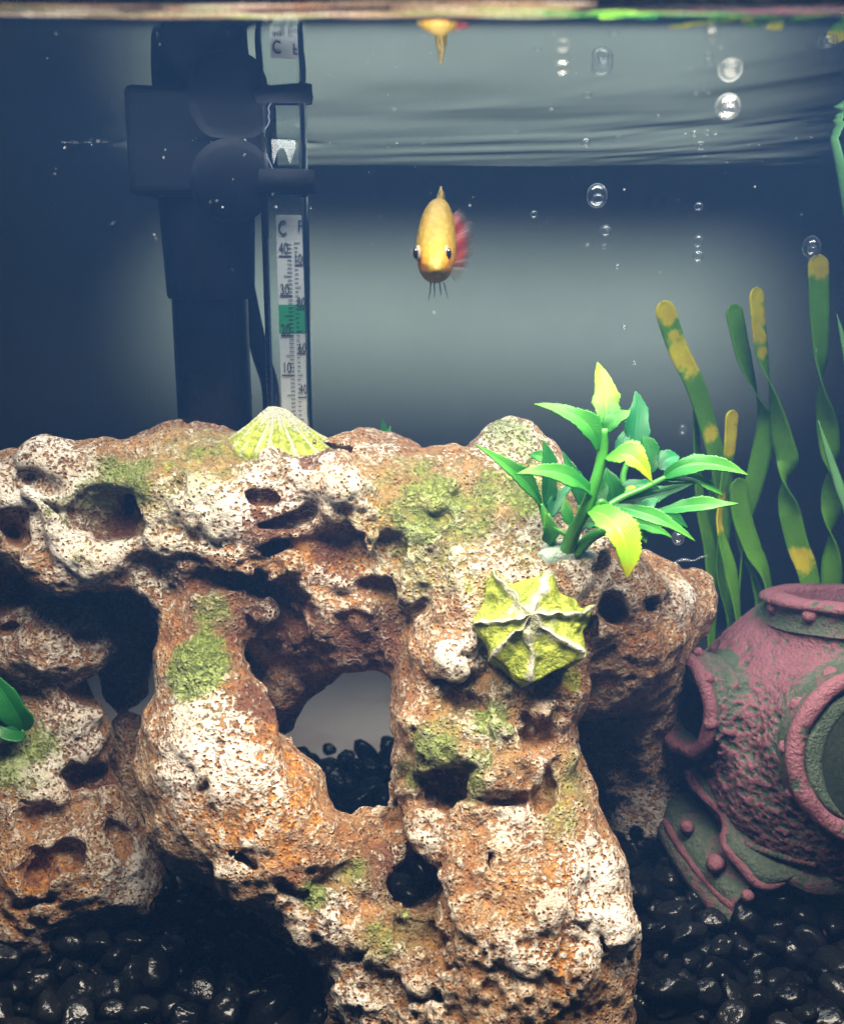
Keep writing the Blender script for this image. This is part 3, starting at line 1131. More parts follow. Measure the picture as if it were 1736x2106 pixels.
# ================================================================== plastic plants
def leaf_mat(name, c0, c1, tip, rib=1.0):
    """c0 to c1 along the leaf, tip colour over its end, cross ribs in the moulding"""
    t = NT(name)
    uvn = t.n('ShaderNodeUVMap')
    sep = t.n('ShaderNodeSeparateXYZ')
    t.t.links.new(uvn.outputs[0], sep.inputs[0])
    u, v_ = sep.outputs[0], sep.outputs[1]
    c = t.coords()
    nz = t.noise(c, 1.6, 4)
    e = t.math('ABSOLUTE', t.math('SUBTRACT', v_, 0.5))
    col = t.mix(t.ramp(t.math('ADD', u, t.math('MULTIPLY', t.math('SUBTRACT', nz, 0.5), 0.9)), 0.15, 0.85), c0, c1)
    col = t.mix(t.ramp(t.math('ADD', u, t.math('MULTIPLY', t.math('SUBTRACT', t.noise(c, 2.4, 3), 0.5), 0.7)), 0.75, 1.05), col, tip)
    ph = t.math('ADD', t.math('ADD', t.math('MULTIPLY', u, 190.0), t.math('MULTIPLY', nz, 14.0)), t.math('MULTIPLY', e, 40.0))
    wv = t.math('SINE', ph)
    mid = t.ramp(e, 0.07, 0.0)
    h = t.math('ADD', t.math('MULTIPLY', wv, 0.09 * rib), t.math('MULTIPLY', mid, 0.5))
    col = t.mix(t.math('MULTIPLY', mid, 0.18), col, tuple(min(1, x * 1.5 + 0.03) for x in c1))
    col = t.mix(t.math('MULTIPLY', t.ramp(wv, 0.2, 1.0), 0.04), col, tuple(x * 0.6 for x in c0))
    nrm = t.bump(t.math('ADD', h, t.math('MULTIPLY', nz, 1.2)), 0.022, 0.5)
    bs = t.bsdf(col, t.math('ADD', 0.26, t.math('MULTIPLY', nz, 0.2)), nrm, Specular_IOR_Level=0.45)
    tl = t.n('ShaderNodeBsdfTranslucent')
    t.put(tl.inputs[0], col)
    return t.done(t.mixs(0.30, bs, tl.outputs[0]))


LM = {
    'mid': leaf_mat("leaf_green", (0.020, 0.20, 0.030), (0.070, 0.33, 0.045), (0.13, 0.40, 0.05)),
    'bright': leaf_mat("leaf_yellow_green", (0.045, 0.36, 0.045), (0.34, 0.58, 0.025), (0.10, 0.46, 0.05)),
    'yellow': leaf_mat("leaf_yellow", (0.10, 0.42, 0.04), (0.30, 0.56, 0.02), (0.55, 0.58, 0.015)),
    'dark': leaf_mat("leaf_dark_green", (0.008, 0.105, 0.022), (0.018, 0.19, 0.036), (0.03, 0.22, 0.04)),
    'blue': leaf_mat("leaf_blue_green", (0.010, 0.15, 0.052), (0.025, 0.25, 0.085), (0.04, 0.27, 0.09)),
}
M['stem'] = mat_plain("plant_stem", (0.045, 0.24, 0.030), 0.35, 0.3, 2.5)


def leaf(parent, base, mid, tip, hw, mat, fold=0.35, droop=0.0, serr=0.06, side=None, notch=0.0, name="leaf", seed=0, wave=0.14):
    base, mid, tip = (np.array(q, float) for q in (base, mid, tip))
    ctl = 2 * mid - 0.5 * (base + tip)
    nu, nv = 56, 13
    u = np.linspace(0, 1, nu)
    C = ((1 - u) ** 2)[:, None] * base + (2 * u * (1 - u))[:, None] * ctl + (u ** 2)[:, None] * tip
    T = np.gradient(C, axis=0)
    T /= np.linalg.norm(T, axis=1, keepdims=True)
    hint = np.array((0, -0.75, 0.66)) if side is None else np.array(side, float)
    B = np.cross(T, hint)
    B /= np.linalg.norm(B, axis=1, keepdims=True)
    N = np.cross(B, T)
    w = hw * np.clip(np.sin(np.pi * np.clip(u, 0, 1) ** 0.72), 0, 1) ** 0.85
    w = w * (1 + 0.10 * np.sin(u * 7 + seed * 1.7) + 0.06 * np.sin(u * 17 + seed))
    w = np.maximum(w, 0.035 * (1 - u) + 0.004)
    rgl = np.random.default_rng(seed + 900)
    lobe = [rgl.uniform(0.05, 0.28), rgl.uniform(0.05, 0.28), rgl.uniform(), rgl.uniform(0, 6.28), rgl.uniform(), rgl.choice([-1, 1])]
    v, uv = [], []
    for i in range(nu):
        for j in range(nv):
            s_ = -1 + 2 * j / (nv - 1)
            ed = abs(s_)
            saw = ((u[i] * 23 + seed * 0.37) % 1.0)
            lob = 1 + lobe[0 if s_ < 0 else 1] * math.sin(u[i] * (5.5 + 2.5 * lobe[2]) + lobe[3] + (2.2 if s_ > 0 else 0)) * ed
            if u[i] < 0.30 + 0.2 * lobe[4] and s_ * lobe[5] > 0:
                lob *= 0.62 + 0.38 * (u[i] / (0.30 + 0.2 * lobe[4])) ** 3
            ww = w[i] * lob * (1 - serr * ed ** 4 * saw)
            if notch and s_ > 0:
                ww *= 1 - notch * math.exp(-((u[i] - 0.42) / 0.05) ** 2) * ed
            x = s_ * ww
            lift = fold * abs(x) + wave * ww * math.sin(u[i] * 9 + seed + (2 if s_ > 0 else 0)) * ed ** 2
            v.append(C[i] + B[i] * x + N[i] * lift)
            uv.append((u[i], 0.5 + 0.5 * s_))
    f = [(i * nv + j, (i + 1) * nv + j, (i + 1) * nv + j + 1, i * nv + j + 1) for i in range(nu - 1) for j in range(nv - 1)]
    o = build(name, np.array(v), f, LM[mat], parent, uv=np.array(uv))
    add_mod(o, 'SOLIDIFY', thickness=0.00022, offset=0)
    return o


def Z2(x, y, d):
    """place measured on the enlarged view of the plant"""
    return P(976 + x * 0.3387, 717.6 + y * 0.3387, d)


foot, _ = hit(1160, 1140)
FD = foot[1]
plant = empty("plastic_plant", foot, "bright green plastic plant with serrated leaves growing from the top of the rock", "plant")
for pts, r in [([(555, 1235, .05), (600, 1120, -.15), (665, 990, -.35), (735, 810, -.45), (775, 640, -.45), (790, 480, -.5)], (.17, .15, .13, .12, .11, .09)),
               ([(610, 1245, .05), (700, 1150, -.1), (800, 1100, -.2), (950, 1060, -.1), (1010, 1030, .1), (1100, 975, .2)], (.14, .12, .10, .09, .08, .06)),
               ([(480, 1220, .1), (450, 1100, .1), (425, 1010, .1), (400, 940, .1)], (.12, .11, .09, .06)),
               ([(700, 1010, -.3), (760, 930, -.4), (820, 955, -.4)], (.08, .08, .05)),
               ([(800, 960, .2), (900, 900, .3), (1040, 840, .4), (1160, 780, .4)], (.07, .07, .07, .06)),
               ([(670, 1180, .4), (640, 1060, .6), (640, 950, .7)], (.12, .10, .06)),
               ([(830, 940, .5), (900, 870, .6), (905, 760, .7), (960, 610, .8)], (.08, .08, .07, .06)),
               ([(450, 1000, .0), (480, 1080, -.05), (560, 1130, -.1), (620, 1160, -.1)], (.03, .05, .05, .03))]:
    v, f = tube([Z2(x, y, FD + d) for x, y, d in pts], np.array(r) * 0.72, 26, 10)
    build("stem", v, f, M['stem'], plant)
LV = [  # base, middle, tip (x, y, depth from the foot), half width in view px, look, fold, notch
    ((788, 500, -.5), (795, 300, -.35), (745, 80, -.1), 78, 'bright', .25, .25),
    ((795, 500, -.5), (860, 430, -.55), (945, 375, -.5), 50, 'mid', .3, 0),
    ((748, 612, -.5), (640, 430, -.6), (360, 335, -.6), 62, 'mid', .35, 0),
    ((955, 610, .8), (990, 430, .9), (975, 255, 1.0), 72, 'blue', .3, 0),
    ((870, 640, .8), (900, 560, .85), (940, 470, .9), 40, 'blue', .3, 0),
    ((1070, 755, .5), (1062, 640, .55), (1025, 525, .6), 66, 'dark', .35, 0),
    ((800, 662, -.5), (955, 665, -.75), (1082, 815, -.75), 66, 'yellow', .4, .5),
    ((1150, 785, .4), (1360, 700, .25), (1665, 768, .1), 62, 'mid', .45, 0),
    ((1160, 790, .4), (1340, 795, .3), (1510, 895, .3), 40, 'mid', .4, 0),
    ((1095, 985, .2), (1330, 955, .0), (1605, 940, -.1), 42, 'mid', .35, 0),
    ((1010, 1000, .2), (1060, 945, .2), (1120, 905, .2), 34, 'blue', .3, 0),
    ((805, 948, -.4), (1090, 1025, -.75), (1340, 1168, -.85), 44, 'mid', .45, 0),
    ((690, 985, -.4), (880, 1110, -.95), (925, 1400, -1.0), 96, 'yellow', .35, .3),
    ((735, 915, -.4), (530, 765, -.75), (252, 760, -.85), 54, 'mid', .4, 0),
    ((405, 950, .1), (270, 775, -.15), (2, 578, -.35), 50, 'mid', .5, 0),
    ((455, 1180, .0), (455, 1100, -.05), (430, 995, -.1), 46, 'mid', .4, 0),
    ((425, 960, .3), (455, 760, .35), (415, 555, .4), 52, 'dark', .4, 0),
    ((640, 960, .7), (605, 800, .75), (535, 620, .8), 42, 'dark', .4, 0),
    ((845, 945, .5), (1060, 900, .55), (1325, 820, .6), 56, 'dark', .35, 0),
    ((845, 960, .4), (830, 850, .4), (800, 720, .45), 62, 'dark', .3, 0),
    ((1120, 730, .7), (1175, 675, .75), (1245, 655, .8), 58, 'blue', .3, 0),
    ((960, 1060, .0), (1015, 1110, -.05), (1040, 1180, -.1), 36, 'mid', .3, 0),
    ((1100, 990, .3), (1210, 1030, .35), (1295, 1090, .4), 34, 'dark', .3, 0),
    ((880, 900, .4), (930, 860, .4), (980, 840, .4), 26, 'yellow', .3, 0),
    ((340, 640, .7), (400, 660, .7), (520, 720, .7), 30, 'mid', .3, 0),
    ((640, 1100, .4), (700, 1060, .35), (770, 1090, .3), 36, 'dark', .3, 0),
    ((700, 1000, .2), (760, 900, .3), (790, 790, .35), 48, 'dark', .3, 0),
    ((900, 880, .5), (1000, 830, .5), (1120, 850, .5), 46, 'blue', .35, 0),
    ((600, 1080, .1), (560, 990, .1), (545, 900, .15), 34, 'mid', .35, 0),
    ((900, 1060, -.1), (1060, 1080, -.1), (1200, 1150, -.05), 34, 'mid', .35, 0),
    ((470, 1020, .2), (520, 900, .3), (590, 830, .4), 40, 'blue', .35, 0),
]
for k, (a, b, c_, hw, lk, fo, no) in enumerate(LV):
    pa, pb, pc_ = (Z2(x, y, FD + d) for x, y, d in (a, b, c_))
    leaf(plant, pa, pb, pc_, hw * 1.25 * 0.3387 / pxs(pb), lk, fo, serr=0.16, notch=no, seed=k)
# milky blob of glue it stands in
M['glue'] = mat_plain("milky_glue", (0.36, 0.40, 0.32), 0.35, 0.15, 3, 0.05, Subsurface_Weight=0.3)
vv, ff = [], []
rg = np.random.default_rng(3)
gp = []
for k in range(40):
    a = 2 * math.pi * k / 40
    r = 1 + 0.22 * math.sin(3 * a + 1) + 0.12 * math.sin(7 * a)
    x, y = 1158 + 52 * r * math.cos(a), 1136 + 18 * r * math.sin(a)
    p, n_ = hit(x, y)
    p = p if abs(p[1] - foot[1]) < 0.7 else P(x, y, foot[1])
    gp.append(p)
gp = np.array(gp)
gc = gp.mean(0)
rings = [gp - (0, 0, 0.15), gp + (0, -0.02, 0.03), gc + (gp - gc) * 0.85 + (0, -0.05, 0.08), gc + (gp - gc) * 0.5 + (0, -0.04, 0.10), gc + (gp - gc) * 0.1 + (0, -0.03, 0.11)]
v = np.concatenate(rings)
f = [(k * 40 + j, k * 40 + (j + 1) % 40, (k + 1) * 40 + (j + 1) % 40, (k + 1) * 40 + j) for k in range(4) for j in range(40)]
build("glue_base", v, f, M['glue'], plant)

# ---- tall ribbon grass behind, with yellowed patches
t = NT("ribbon_blade")
ye = t.attr("yellow")
c = t.coords()
nz = t.noise(c, 3.0, 4)
uvn = t.n('ShaderNodeUVMap')
sep = t.n('ShaderNodeSeparateXYZ')
t.t.links.new(uvn.outputs[0], sep.inputs[0])
gcol = t.mix(nz, (0.12, 0.37, 0.016), (0.24, 0.56, 0.035))
gcol = t.mix(t.math('MULTIPLY', t.ramp(t.math('SINE', t.math('MULTIPLY', sep.outputs[1], 60.0)), 0, 1), 0.25), gcol, (0.15, 0.42, 0.02))
ycol = t.mix(t.ramp(nz, 0.3, 0.7), (0.80, 0.66, 0.015), (0.92, 0.84, 0.03))
bc_ = t.mix(t.ramp(t.math('ADD', ye, t.math('MULTIPLY', t.math('SUBTRACT', t.noise(c, 3.5, 5, 0.65), 0.5), 1.0)), 0.36, 0.66), gcol, ycol)
bs = t.bsdf(bc_, 0.38, t.bump(t.math('SINE', t.math('MULTIPLY', sep.outputs[1], 60.0)), 0.01, 0.4))
tl = t.n('ShaderNodeBsdfTranslucent')
t.put(tl.inputs[0], bc_)
M['blade'] = t.done(t.mixs(0.5, bs, tl.outputs[0]))


def Z3(x, y, d):
    return P(1320.3 + x * 0.3816, 488 + y * 0.3816, d)


def blade(parent, pts, hw, yellow=(), tip='round', label=None):
    """twisting ribbon through (x, y, depth, turn in degrees); hw = half width in view px"""
    n, nv = 120, 7
    P3 = np.array([Z3(x, y, d) for x, y, d, _ in pts])
    warp = np.linspace(0, 1, n) ** 2.0
    C = catmull(P3, 2001)[np.round(warp * 2000).astype(int)]
    tw = np.interp(warp, np.linspace(0, 1, len(pts)), [math.radians(q[3]) for q in pts])
    w0 = hw * 0.3816 / pxs(P3[0])
    C[1] = C[0] + (C[2] - C[0]) * 0.25 if np.allclose(C[1], C[0]) else C[1]
    T = np.gradient(C, axis=0)
    T /= np.maximum(np.linalg.norm(T, axis=1, keepdims=True), 1e-9)
    L = np.concatenate([[0], np.cumsum(np.linalg.norm(np.diff(C, axis=0), axis=1))])
    yellow3 = [(Z3(x, y, P3[:, 1].mean()), r * 0.3816 / pxs(P3[0])) for x, y, r in yellow]
    v, uv, ya = [], [], []
    for i in range(n):
        X = np.cross(T[i], (0, 1, 0))
        X /= np.linalg.norm(X)
        Yv = np.cross(X, T[i])
        B = math.cos(tw[i]) * X + math.sin(tw[i]) * Yv
        Nn = np.cross(B, T[i])
        e = min(1, L[i] / (w0 * (1.0 if tip == 'round' else 8)))
        w = w0 * (math.sqrt(max(0, 1 - (1 - e) ** 2)) if tip == 'round' else e)
        w = max(w, 0.004)
        if L[-1] - L[i] < w0 * 5:
            w *= 0.45 + 0.55 * (L[-1] - L[i]) / (w0 * 5)
        for j in range(nv):
            s_ = -1 + 2 * j / (nv - 1)
            p = C[i] + B * s_ * w + Nn * 0.12 * w * (1 - s_ * s_)
            v.append(p)
            uv.append((L[i] / L[-1], 0.5 + s_ / 2))
            y_ = 0
            for q, r in yellow3:
                y_ = max(y_, 1 - 0.24 * math.hypot(p[0] - q[0], p[2] - q[2]) / r)
            ya.append(max(0, y_))
    f = [(i * nv + j, (i + 1) * nv + j, (i + 1) * nv + j + 1, i * nv + j + 1) for i in range(n - 1) for j in range(nv - 1)]
    o = build("blade", np.array(v), f, M['blade'], parent, uv=np.array(uv), attrs=dict(yellow=np.array(ya)))
    add_mod(o, 'SOLIDIFY', thickness=0.00025, offset=0)
    if label:
        o["label"] = label
    return o


g1 = P(1480, 1420, 22.6)
g1[2] = 0.0
grass = empty("ribbon_grass", g1, "tall green ribbon grass with twisted yellow tipped blades behind the helmet", "aquarium grass")
blade(grass, [(110, 345, 22.2, 8), (195, 600, 22.3, 10), (290, 800, 22.3, 12), (370, 1060, 22.4, 25), (430, 1300, 22.4, 20), (450, 1560, 22.5, 30), (420, 1800, 22.6, 60), (470, 2060, 22.6, 70), (480, 2330, 22.7, 40)], 56,
      [(110, 380, 40), (130, 440, 18), (160, 520, 15), (222, 632, 52), (368, 1052, 24)], label="broad blade with a yellow band under its tip")
blade(grass, [(490, 360, 22.8, 20), (550, 640, 22.8, 30), (632, 870, 22.8, 84), (670, 1000, 22.8, 140), (640, 1180, 22.8, 165), (585, 1400, 22.8, 185), (540, 1600, 22.8, 215), (590, 1800, 22.8, 250), (640, 2000, 22.8, 225), (640, 2330, 22.8, 200)], 54)
blade(grass, [(615, 268, 22.5, 35), (645, 600, 22.5, 40), (704, 830, 22.5, 88), (755, 1080, 22.5, 150), (785, 1200, 22.5, 165), (768, 1335, 22.5, 265), (800, 1500, 22.5, 345), (840, 1660, 22.5, 350), (905, 1850, 22.5, 372), (960, 2300, 22.5, 380)], 60,
      [(610, 300, 40), (625, 420, 38), (635, 530, 24), (648, 620, 18), (850, 1740, 36)], label="twisted blade with a yellow tip")
blade(grass, [(488, 932, 22.0, 25), (470, 1170, 22.0, 35), (430, 1420, 22.0, 55), (420, 1560, 22.0, 60), (480, 1800, 22.0, 30), (520, 2050, 22.1, 60), (520, 2330, 22.1, 60)], 44,
      [(485, 960, 40), (478, 1060, 36), (472, 1130, 24), (425, 1480, 40), (410, 1540, 24)], label="short blade with a yellow tip")
blade(grass, [(292, 860, 22.6, 55), (298, 1150, 22.6, 55), (320, 1450, 22.6, 40), (370, 1700, 22.6, 20), (380, 2000, 22.6, 40), (370, 2330, 22.6, 50)], 40)
blade(grass, [(520, 1300, 22.4, 20), (540, 1500, 22.4, 20), (600, 1680, 22.4, 30), (680, 1860, 22.4, 60), (720, 2300, 22.4, 60)], 60)
blade(grass, [(440, 1250, 22.9, 10), (400, 1500, 22.9, 20), (400, 1700, 22.9, 40), (470, 2000, 22.9, 60), (500, 2330, 22.9, 60)], 62)
blade(grass, [(560, 1450, 22.6, 50), (545, 1700, 22.6, 65), (525, 1950, 22.6, 70), (520, 2330, 22.6, 70)], 40)
g2 = P(1705, 1420, 23.1)
g2[2] = 0.0
grass2 = empty("ribbon_grass", g2, "single twisted green ribbon blade with a yellowish tip at the right, behind the helmet mouth", "aquarium grass")
blade(grass2, [(950, 92, 22.7, 5), (958, 400, 22.7, 10), (968, 640, 22.7, 35), (972, 830, 22.7, 90), (1000, 1020, 22.8, 160), (1015, 1160, 22.8, 190), (1020, 1290, 22.8, 268), (1022, 1450, 22.9, 350), (1026, 1630, 22.9, 450), (1022, 1800, 22.9, 520), (1020, 2050, 23.0, 560), (1020, 2330, 23.0, 580)], 58,
      [(945, 120, 50), (990, 150, 24)])
# thin fine leaves nearer at the right edge
M['thin'] = mat_plain("thin_leaf", (0.09, 0.24, 0.09), 0.4, 0.2, 2)
g3 = P(1760, 1000, 19.5)
thin = empty("thin_grass", (g3[0], g3[1], 0.0), "thin pale green pointed leaves cut by the right edge of the picture", "aquarium grass")


def sliver(pts, d, w):
    v, f = tube([P(x, y, d) for x, y in pts], np.array([0.003, w * 0.7, w, w, w]), 30, 6, flat=0.25, hint=(0, 1, 0))
    build("thin_leaf", v, f, M['thin'], thin)


sliver([(1690, 205), (1712, 270), (1735, 370), (1760, 520), (1790, 800), (1800, 1300)], 19.0, 0.10)
sliver([(1721, 645), (1732, 690), (1748, 780), (1775, 1000), (1795, 1350)], 19.2, 0.06)
sliver([(1683, 864), (1705, 935), (1728, 1005), (1755, 1100), (1790, 1400)], 19.4, 0.09)
# dark leaf at the left edge, in front of the grey boulder
side_at, _ = hit(30, 1520)
lp = empty("leaf_sprig", side_at, "dark glossy green leaf sprig at the left edge, on the rock's left leg", "plant")
q0 = side_at[1] - 0.25
leaf(lp, P(48, 1502, q0), P(25, 1455, q0 - .1), P(-30, 1370, q0 - .1), 0.26, 'dark', 0.4, seed=3)
leaf(lp, P(45, 1505, q0), P(10, 1500, q0 - .2), P(-40, 1470, q0 - .2), 0.20, 'dark', 0.4, seed=5)
v, f = tube([P(50, 1500, q0), P(40, 1512, q0 + .1), P(25, 1525, q0 + .35)], 0.05, 10, 8)
build("stem", v, f, M['stem'], lp)
# tip of a small leaf that shows over the back of the rock
tp = P(788, 930, 20.5)
sm_ = empty("leaf_tip", tp, "tiny dark green leaf tip showing over the back of the rock", "plant")
leaf(sm_, tp, P(790, 900, 20.5), P(786, 862, 20.5), 0.10, 'dark', 0.3, seed=8)
leaf(sm_, tp, P(797, 905, 20.5), P(803, 874, 20.6), 0.07, 'dark', 0.3, seed=9)


# ================================================================== diver's helmet
def Z4(x, y):
    return 1219.3 + x * 0.4684, 1119.4 + y * 0.4685


HC = P(1757, 1520, 19.7)
HR = 345 / pxs(HC)
AX = np.array((0.02, 0.19, 1.0))
AX /= np.linalg.norm(AX)
hel = Field(HC - (4.4, 4.2, 4.6), HC + (4.4, 4.2, 3.9), 0.042)
VW = HC - np.array((0, 0, CAM_Z))
VW /= np.linalg.norm(VW)
TOPC = P(1775, 1232, 19.55)                      # middle of the top mouth
TR = 200 / pxs(TOPC)
LPC = P(1398, 1447, 19.05)                       # middle of the left port ring
LPN = np.array((-0.93, -0.36, 0.02))
LPN /= np.linalg.norm(LPN)
LPR = 105 / pxs(LPC)
FPC = P(1800, 1556, 16.85)                       # middle of the front port ring
FPN = np.array((0.06, -0.97, 0.20))
FPN /= np.linalg.norm(FPN)
FPR = 176 / pxs(FPC)
hel.ell(HC, (HR, HR * 0.95, HR * 0.92), None, 0.2)
hel.cone(HC + AX * HR * 0.45, TR * 1.0, TOPC - AX * 0.30, TR * 0.94, 0.25)
hel.cone(HC + LPN * HR * 0.4, LPR * 1.2, LPC - LPN * 0.25, LPR * 1.06, 0.2)
hel.cone(HC + FPN * HR * 0.4, FPR * 1.12, FPC - FPN * 0.9, FPR * 1.05, 0.25)
low = HC - np.array((0, 0, 1)) * HR * 0.80
hel.ell(low - (0, 0, 0.15), (HR * 0.80, HR * 0.78, 0.5), None, 0.35)
hel.cut(TOPC + AX * 0.03, AX)
hel.cut(LPC + LPN * 0.03, LPN)
hel.cut(FPC + FPN * 0.03, FPN)
hel.add_noise(lambda p: 0.04 * vnoise(p, 1.2, 5) + 0.02 * vnoise(p, 3.0, 6), 0.5)
hel.ell(HC, (HR - 0.26, HR * 0.95 - 0.26, HR * 0.92 - 0.24), None, 0.1, True)
hel.cone(HC, TR * 0.74, TOPC + AX * 1.2, TR * 0.74, 0.08, True)
hel.cone(HC, LPR * 0.80, LPC + LPN * 1.2, LPR * 0.80, 0.08, True)
hel.cone(HC, FPR * 0.84, FPC + FPN * 1.5, FPR * 0.84, 0.08, True)
hv, hq = hel.mesh()
del hel.f
hn = vnormals(hv, hq)
hgt_ = hv[:, 2] - HC[2]
# smooth near the crown, hammered and pitted round the cheeks
deep = np.einsum('ij,ij->i', hv - HC, hn) < 0
for cc, nn_, rr_ in ((TOPC, AX, TR), (LPC, LPN, LPR), (FPC, FPN, FPR)):
    d = hv - cc
    al_ = d @ nn_
    deep |= (np.linalg.norm(d - np.outer(al_, nn_), axis=1) < rr_ * 0.93) & (al_ > -1.6)
rough_h = sstep(2.3, 1.2, hgt_) * (0.35 + 0.65 * sstep(-2.3, -1.4, hgt_))
w1 = worley(hv, 3.6, 12)
w2 = worley(hv * np.array((1, 1, 1.5)), 6.5, 13)
w3 = worley(hv * np.array((1, 1, 1.4)), 9.5, 15)
cellpit = sstep(0.30, 0.14, w1) * 0.05 + (sstep(0.42, 0.12, w2) * 0.045 + sstep(0.45, 0.15, w3) * 0.035) * rough_h
hv2 = hv + (~deep)[:, None] * hn * (0.055 * fbm(hv, 7.0, 2, 14) * rough_h - cellpit * (0.25 + 0.75 * rough_h))[:, None]
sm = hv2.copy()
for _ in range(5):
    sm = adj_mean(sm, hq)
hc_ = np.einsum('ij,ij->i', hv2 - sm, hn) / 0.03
green_h = np.zeros(len(hv))
for cc, nn_, rr_ in ((TOPC, AX, TR), (LPC, LPN, LPR), (FPC, FPN, FPR)):
    d = hv - cc
    al_ = d @ nn_
    ra = np.linalg.norm(d - np.outer(al_, nn_), axis=1)
    green_h = np.maximum(green_h, 0.6 * sstep(rr_ * 1.26, rr_ * 1.06, ra) * (sstep(-0.55, -0.35, al_) if rr_ is TR else sstep(-1.1, -0.6, al_)))
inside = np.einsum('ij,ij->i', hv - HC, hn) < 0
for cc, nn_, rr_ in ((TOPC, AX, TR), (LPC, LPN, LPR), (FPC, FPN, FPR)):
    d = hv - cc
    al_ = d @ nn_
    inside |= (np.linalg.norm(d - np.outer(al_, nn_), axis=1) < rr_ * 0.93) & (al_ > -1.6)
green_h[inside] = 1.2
green_h = np.maximum(green_h, 0.34 * rough_h * sstep(1.4, 0.2, hgt_) * (0.7 + 0.5 * vnoise(hv, 0.8, 19)))
green_h = np.maximum(green_h, 0.30 * sstep(-1.7, -2.6, hgt_))

t = NT("helmet_paint")
c = t.coords()
gr_, pr_ = t.attr("green"), t.attr("proud")
nf = t.noise(c, 9.0, 5, 0.65)
nm = t.noise(c, 1.8, 4)
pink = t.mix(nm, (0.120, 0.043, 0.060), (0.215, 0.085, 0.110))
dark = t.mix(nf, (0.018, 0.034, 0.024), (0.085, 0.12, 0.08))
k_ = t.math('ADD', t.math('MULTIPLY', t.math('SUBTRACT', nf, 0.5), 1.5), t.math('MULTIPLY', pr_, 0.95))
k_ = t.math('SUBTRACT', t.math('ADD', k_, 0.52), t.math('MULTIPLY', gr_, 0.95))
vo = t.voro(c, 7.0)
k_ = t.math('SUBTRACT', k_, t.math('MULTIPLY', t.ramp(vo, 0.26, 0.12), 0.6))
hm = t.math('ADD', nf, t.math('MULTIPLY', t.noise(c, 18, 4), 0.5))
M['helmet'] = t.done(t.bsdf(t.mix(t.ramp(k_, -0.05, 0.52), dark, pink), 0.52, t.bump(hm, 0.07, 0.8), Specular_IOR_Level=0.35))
HB = np.array((HC[0], HC[1], 0.0))
helmet = empty("diver_helmet", HB, "weathered pink and green diving helmet ornament with round ports, sunk in the gravel", "helmet ornament")
build("helmet_body", hv2, hq, M['helmet'], helmet, attrs=dict(green=green_h, proud=np.clip(hc_, -1.5, 1.5)))


def with_paint(name, v, f, parent, g, p, label=None):
    v = np.asarray(v)
    o = build(name, v, f, M['helmet'], parent, attrs=dict(green=np.full(len(v), g), proud=p + 0.55 * fbm(v, 2.2, 3, 61)))
    if label:
        o["label"] = label
    return o


def ring(cen, nn_, rad, thick, name, flat=1.0, label=None, el=1.0):
    t_, b, n_ = frame_of(nn_, (0.02, 0.1, 1))
    a = np.linspace(0, 2 * math.pi, 96, endpoint=False)
    wob = 1 + 0.015 * np.sin(3 * a + 1) + 0.01 * np.sin(8 * a)
    pts = cen + (rad * wob)[:, None] * (np.cos(a)[:, None] * b + el * np.sin(a)[:, None] * n_)
    v, f = tube(pts, thick, sides=16, closed=True, wob=0.42, seed=31, hint=nn_, flat=flat)
    return with_paint(name, v, f, helmet, 0.30, 0.2, label)


def lip(cen_, nn_, r, name, prof, label):
    v, f = lathe([(r * q, h_) for q, h_ in prof], cen_, 110, nn_, (0.02, 0.1, 1) if abs(nn_[2]) < 0.9 else None)
    v = np.array(v)
    v = v + 0.030 * np.stack([fbm(v, 2.5, 3, 31), fbm(v, 2.5, 3, 32), fbm(v, 2.5, 3, 33)], 1)
    d = v - cen_
    al_ = d @ np.array(nn_)
    pit_ = sstep(0.30, 0.16, worley(v, 2.6, 35))
    v = v - np.outer(pit_ * 0.05, nn_)
    o = build(name, v, f, M['helmet'], helmet, attrs=dict(green=0.15 + 0.8 * sstep(0.0, -0.2, al_), proud=0.45 - 1.2 * pit_ + 0.5 * fbm(v, 2.0, 3, 62)))
    o["label"] = label


lip(TOPC, AX, TR, "mouth_rim", [(.74, -.45), (.745, .0), (.77, .07), (.84, .10), (.94, .085), (1.01, .03), (1.03, -.04), (1.0, -.10), (.95, -.13), (.94, -.30), (.98, -.5)], "thick pink rim round the top mouth")
lip(LPC, LPN, LPR, "port_ring", [(.82, -.40), (.83, .0), (.87, .07), (.95, .09), (1.05, .06), (1.10, .0), (1.10, -.08), (1.04, -.14), (1.03, -.4)], "narrow pink ring of the side port")
lip(FPC, FPN, FPR, "port_ring", [(.84, -.5), (.845, .0), (.87, .08), (.93, .12), (1.01, .10), (1.05, .04), (1.06, -.06), (1.03, -.16), (1.02, -.6)], "broad pink ring of the front port")
HTREE = BVHTree.FromPolygons(hv2.tolist(), hq.tolist())


def rivet(x, y, r, out=0.10, parent=None):
    d = (Vector(P(x, y, 20)) - EYE).normalized()
    p, n_, i, _r = HTREE.ray_cast(EYE, d)
    if p is None:
        return
    p, n_ = np.array(p), np.array(n_)
    to = (np.array(p) - HC)
    to /= np.linalg.norm(to)
    n_ = n_ + to
    n_ /= np.linalg.norm(n_)
    v, f = lathe([(r * 1.0, -0.1), (r, out * 0.5), (r * 0.85, out), (r * 0.4, out * 1.08), (0.002, out * 1.1)], p, 8, n_)
    v = np.array(v) + n_ * 0 + (0.02 * fbm(np.array(v), 5, 2, 77))[:, None]
    with_paint("rivet", v, f, helmet, 0.1, 0.3)


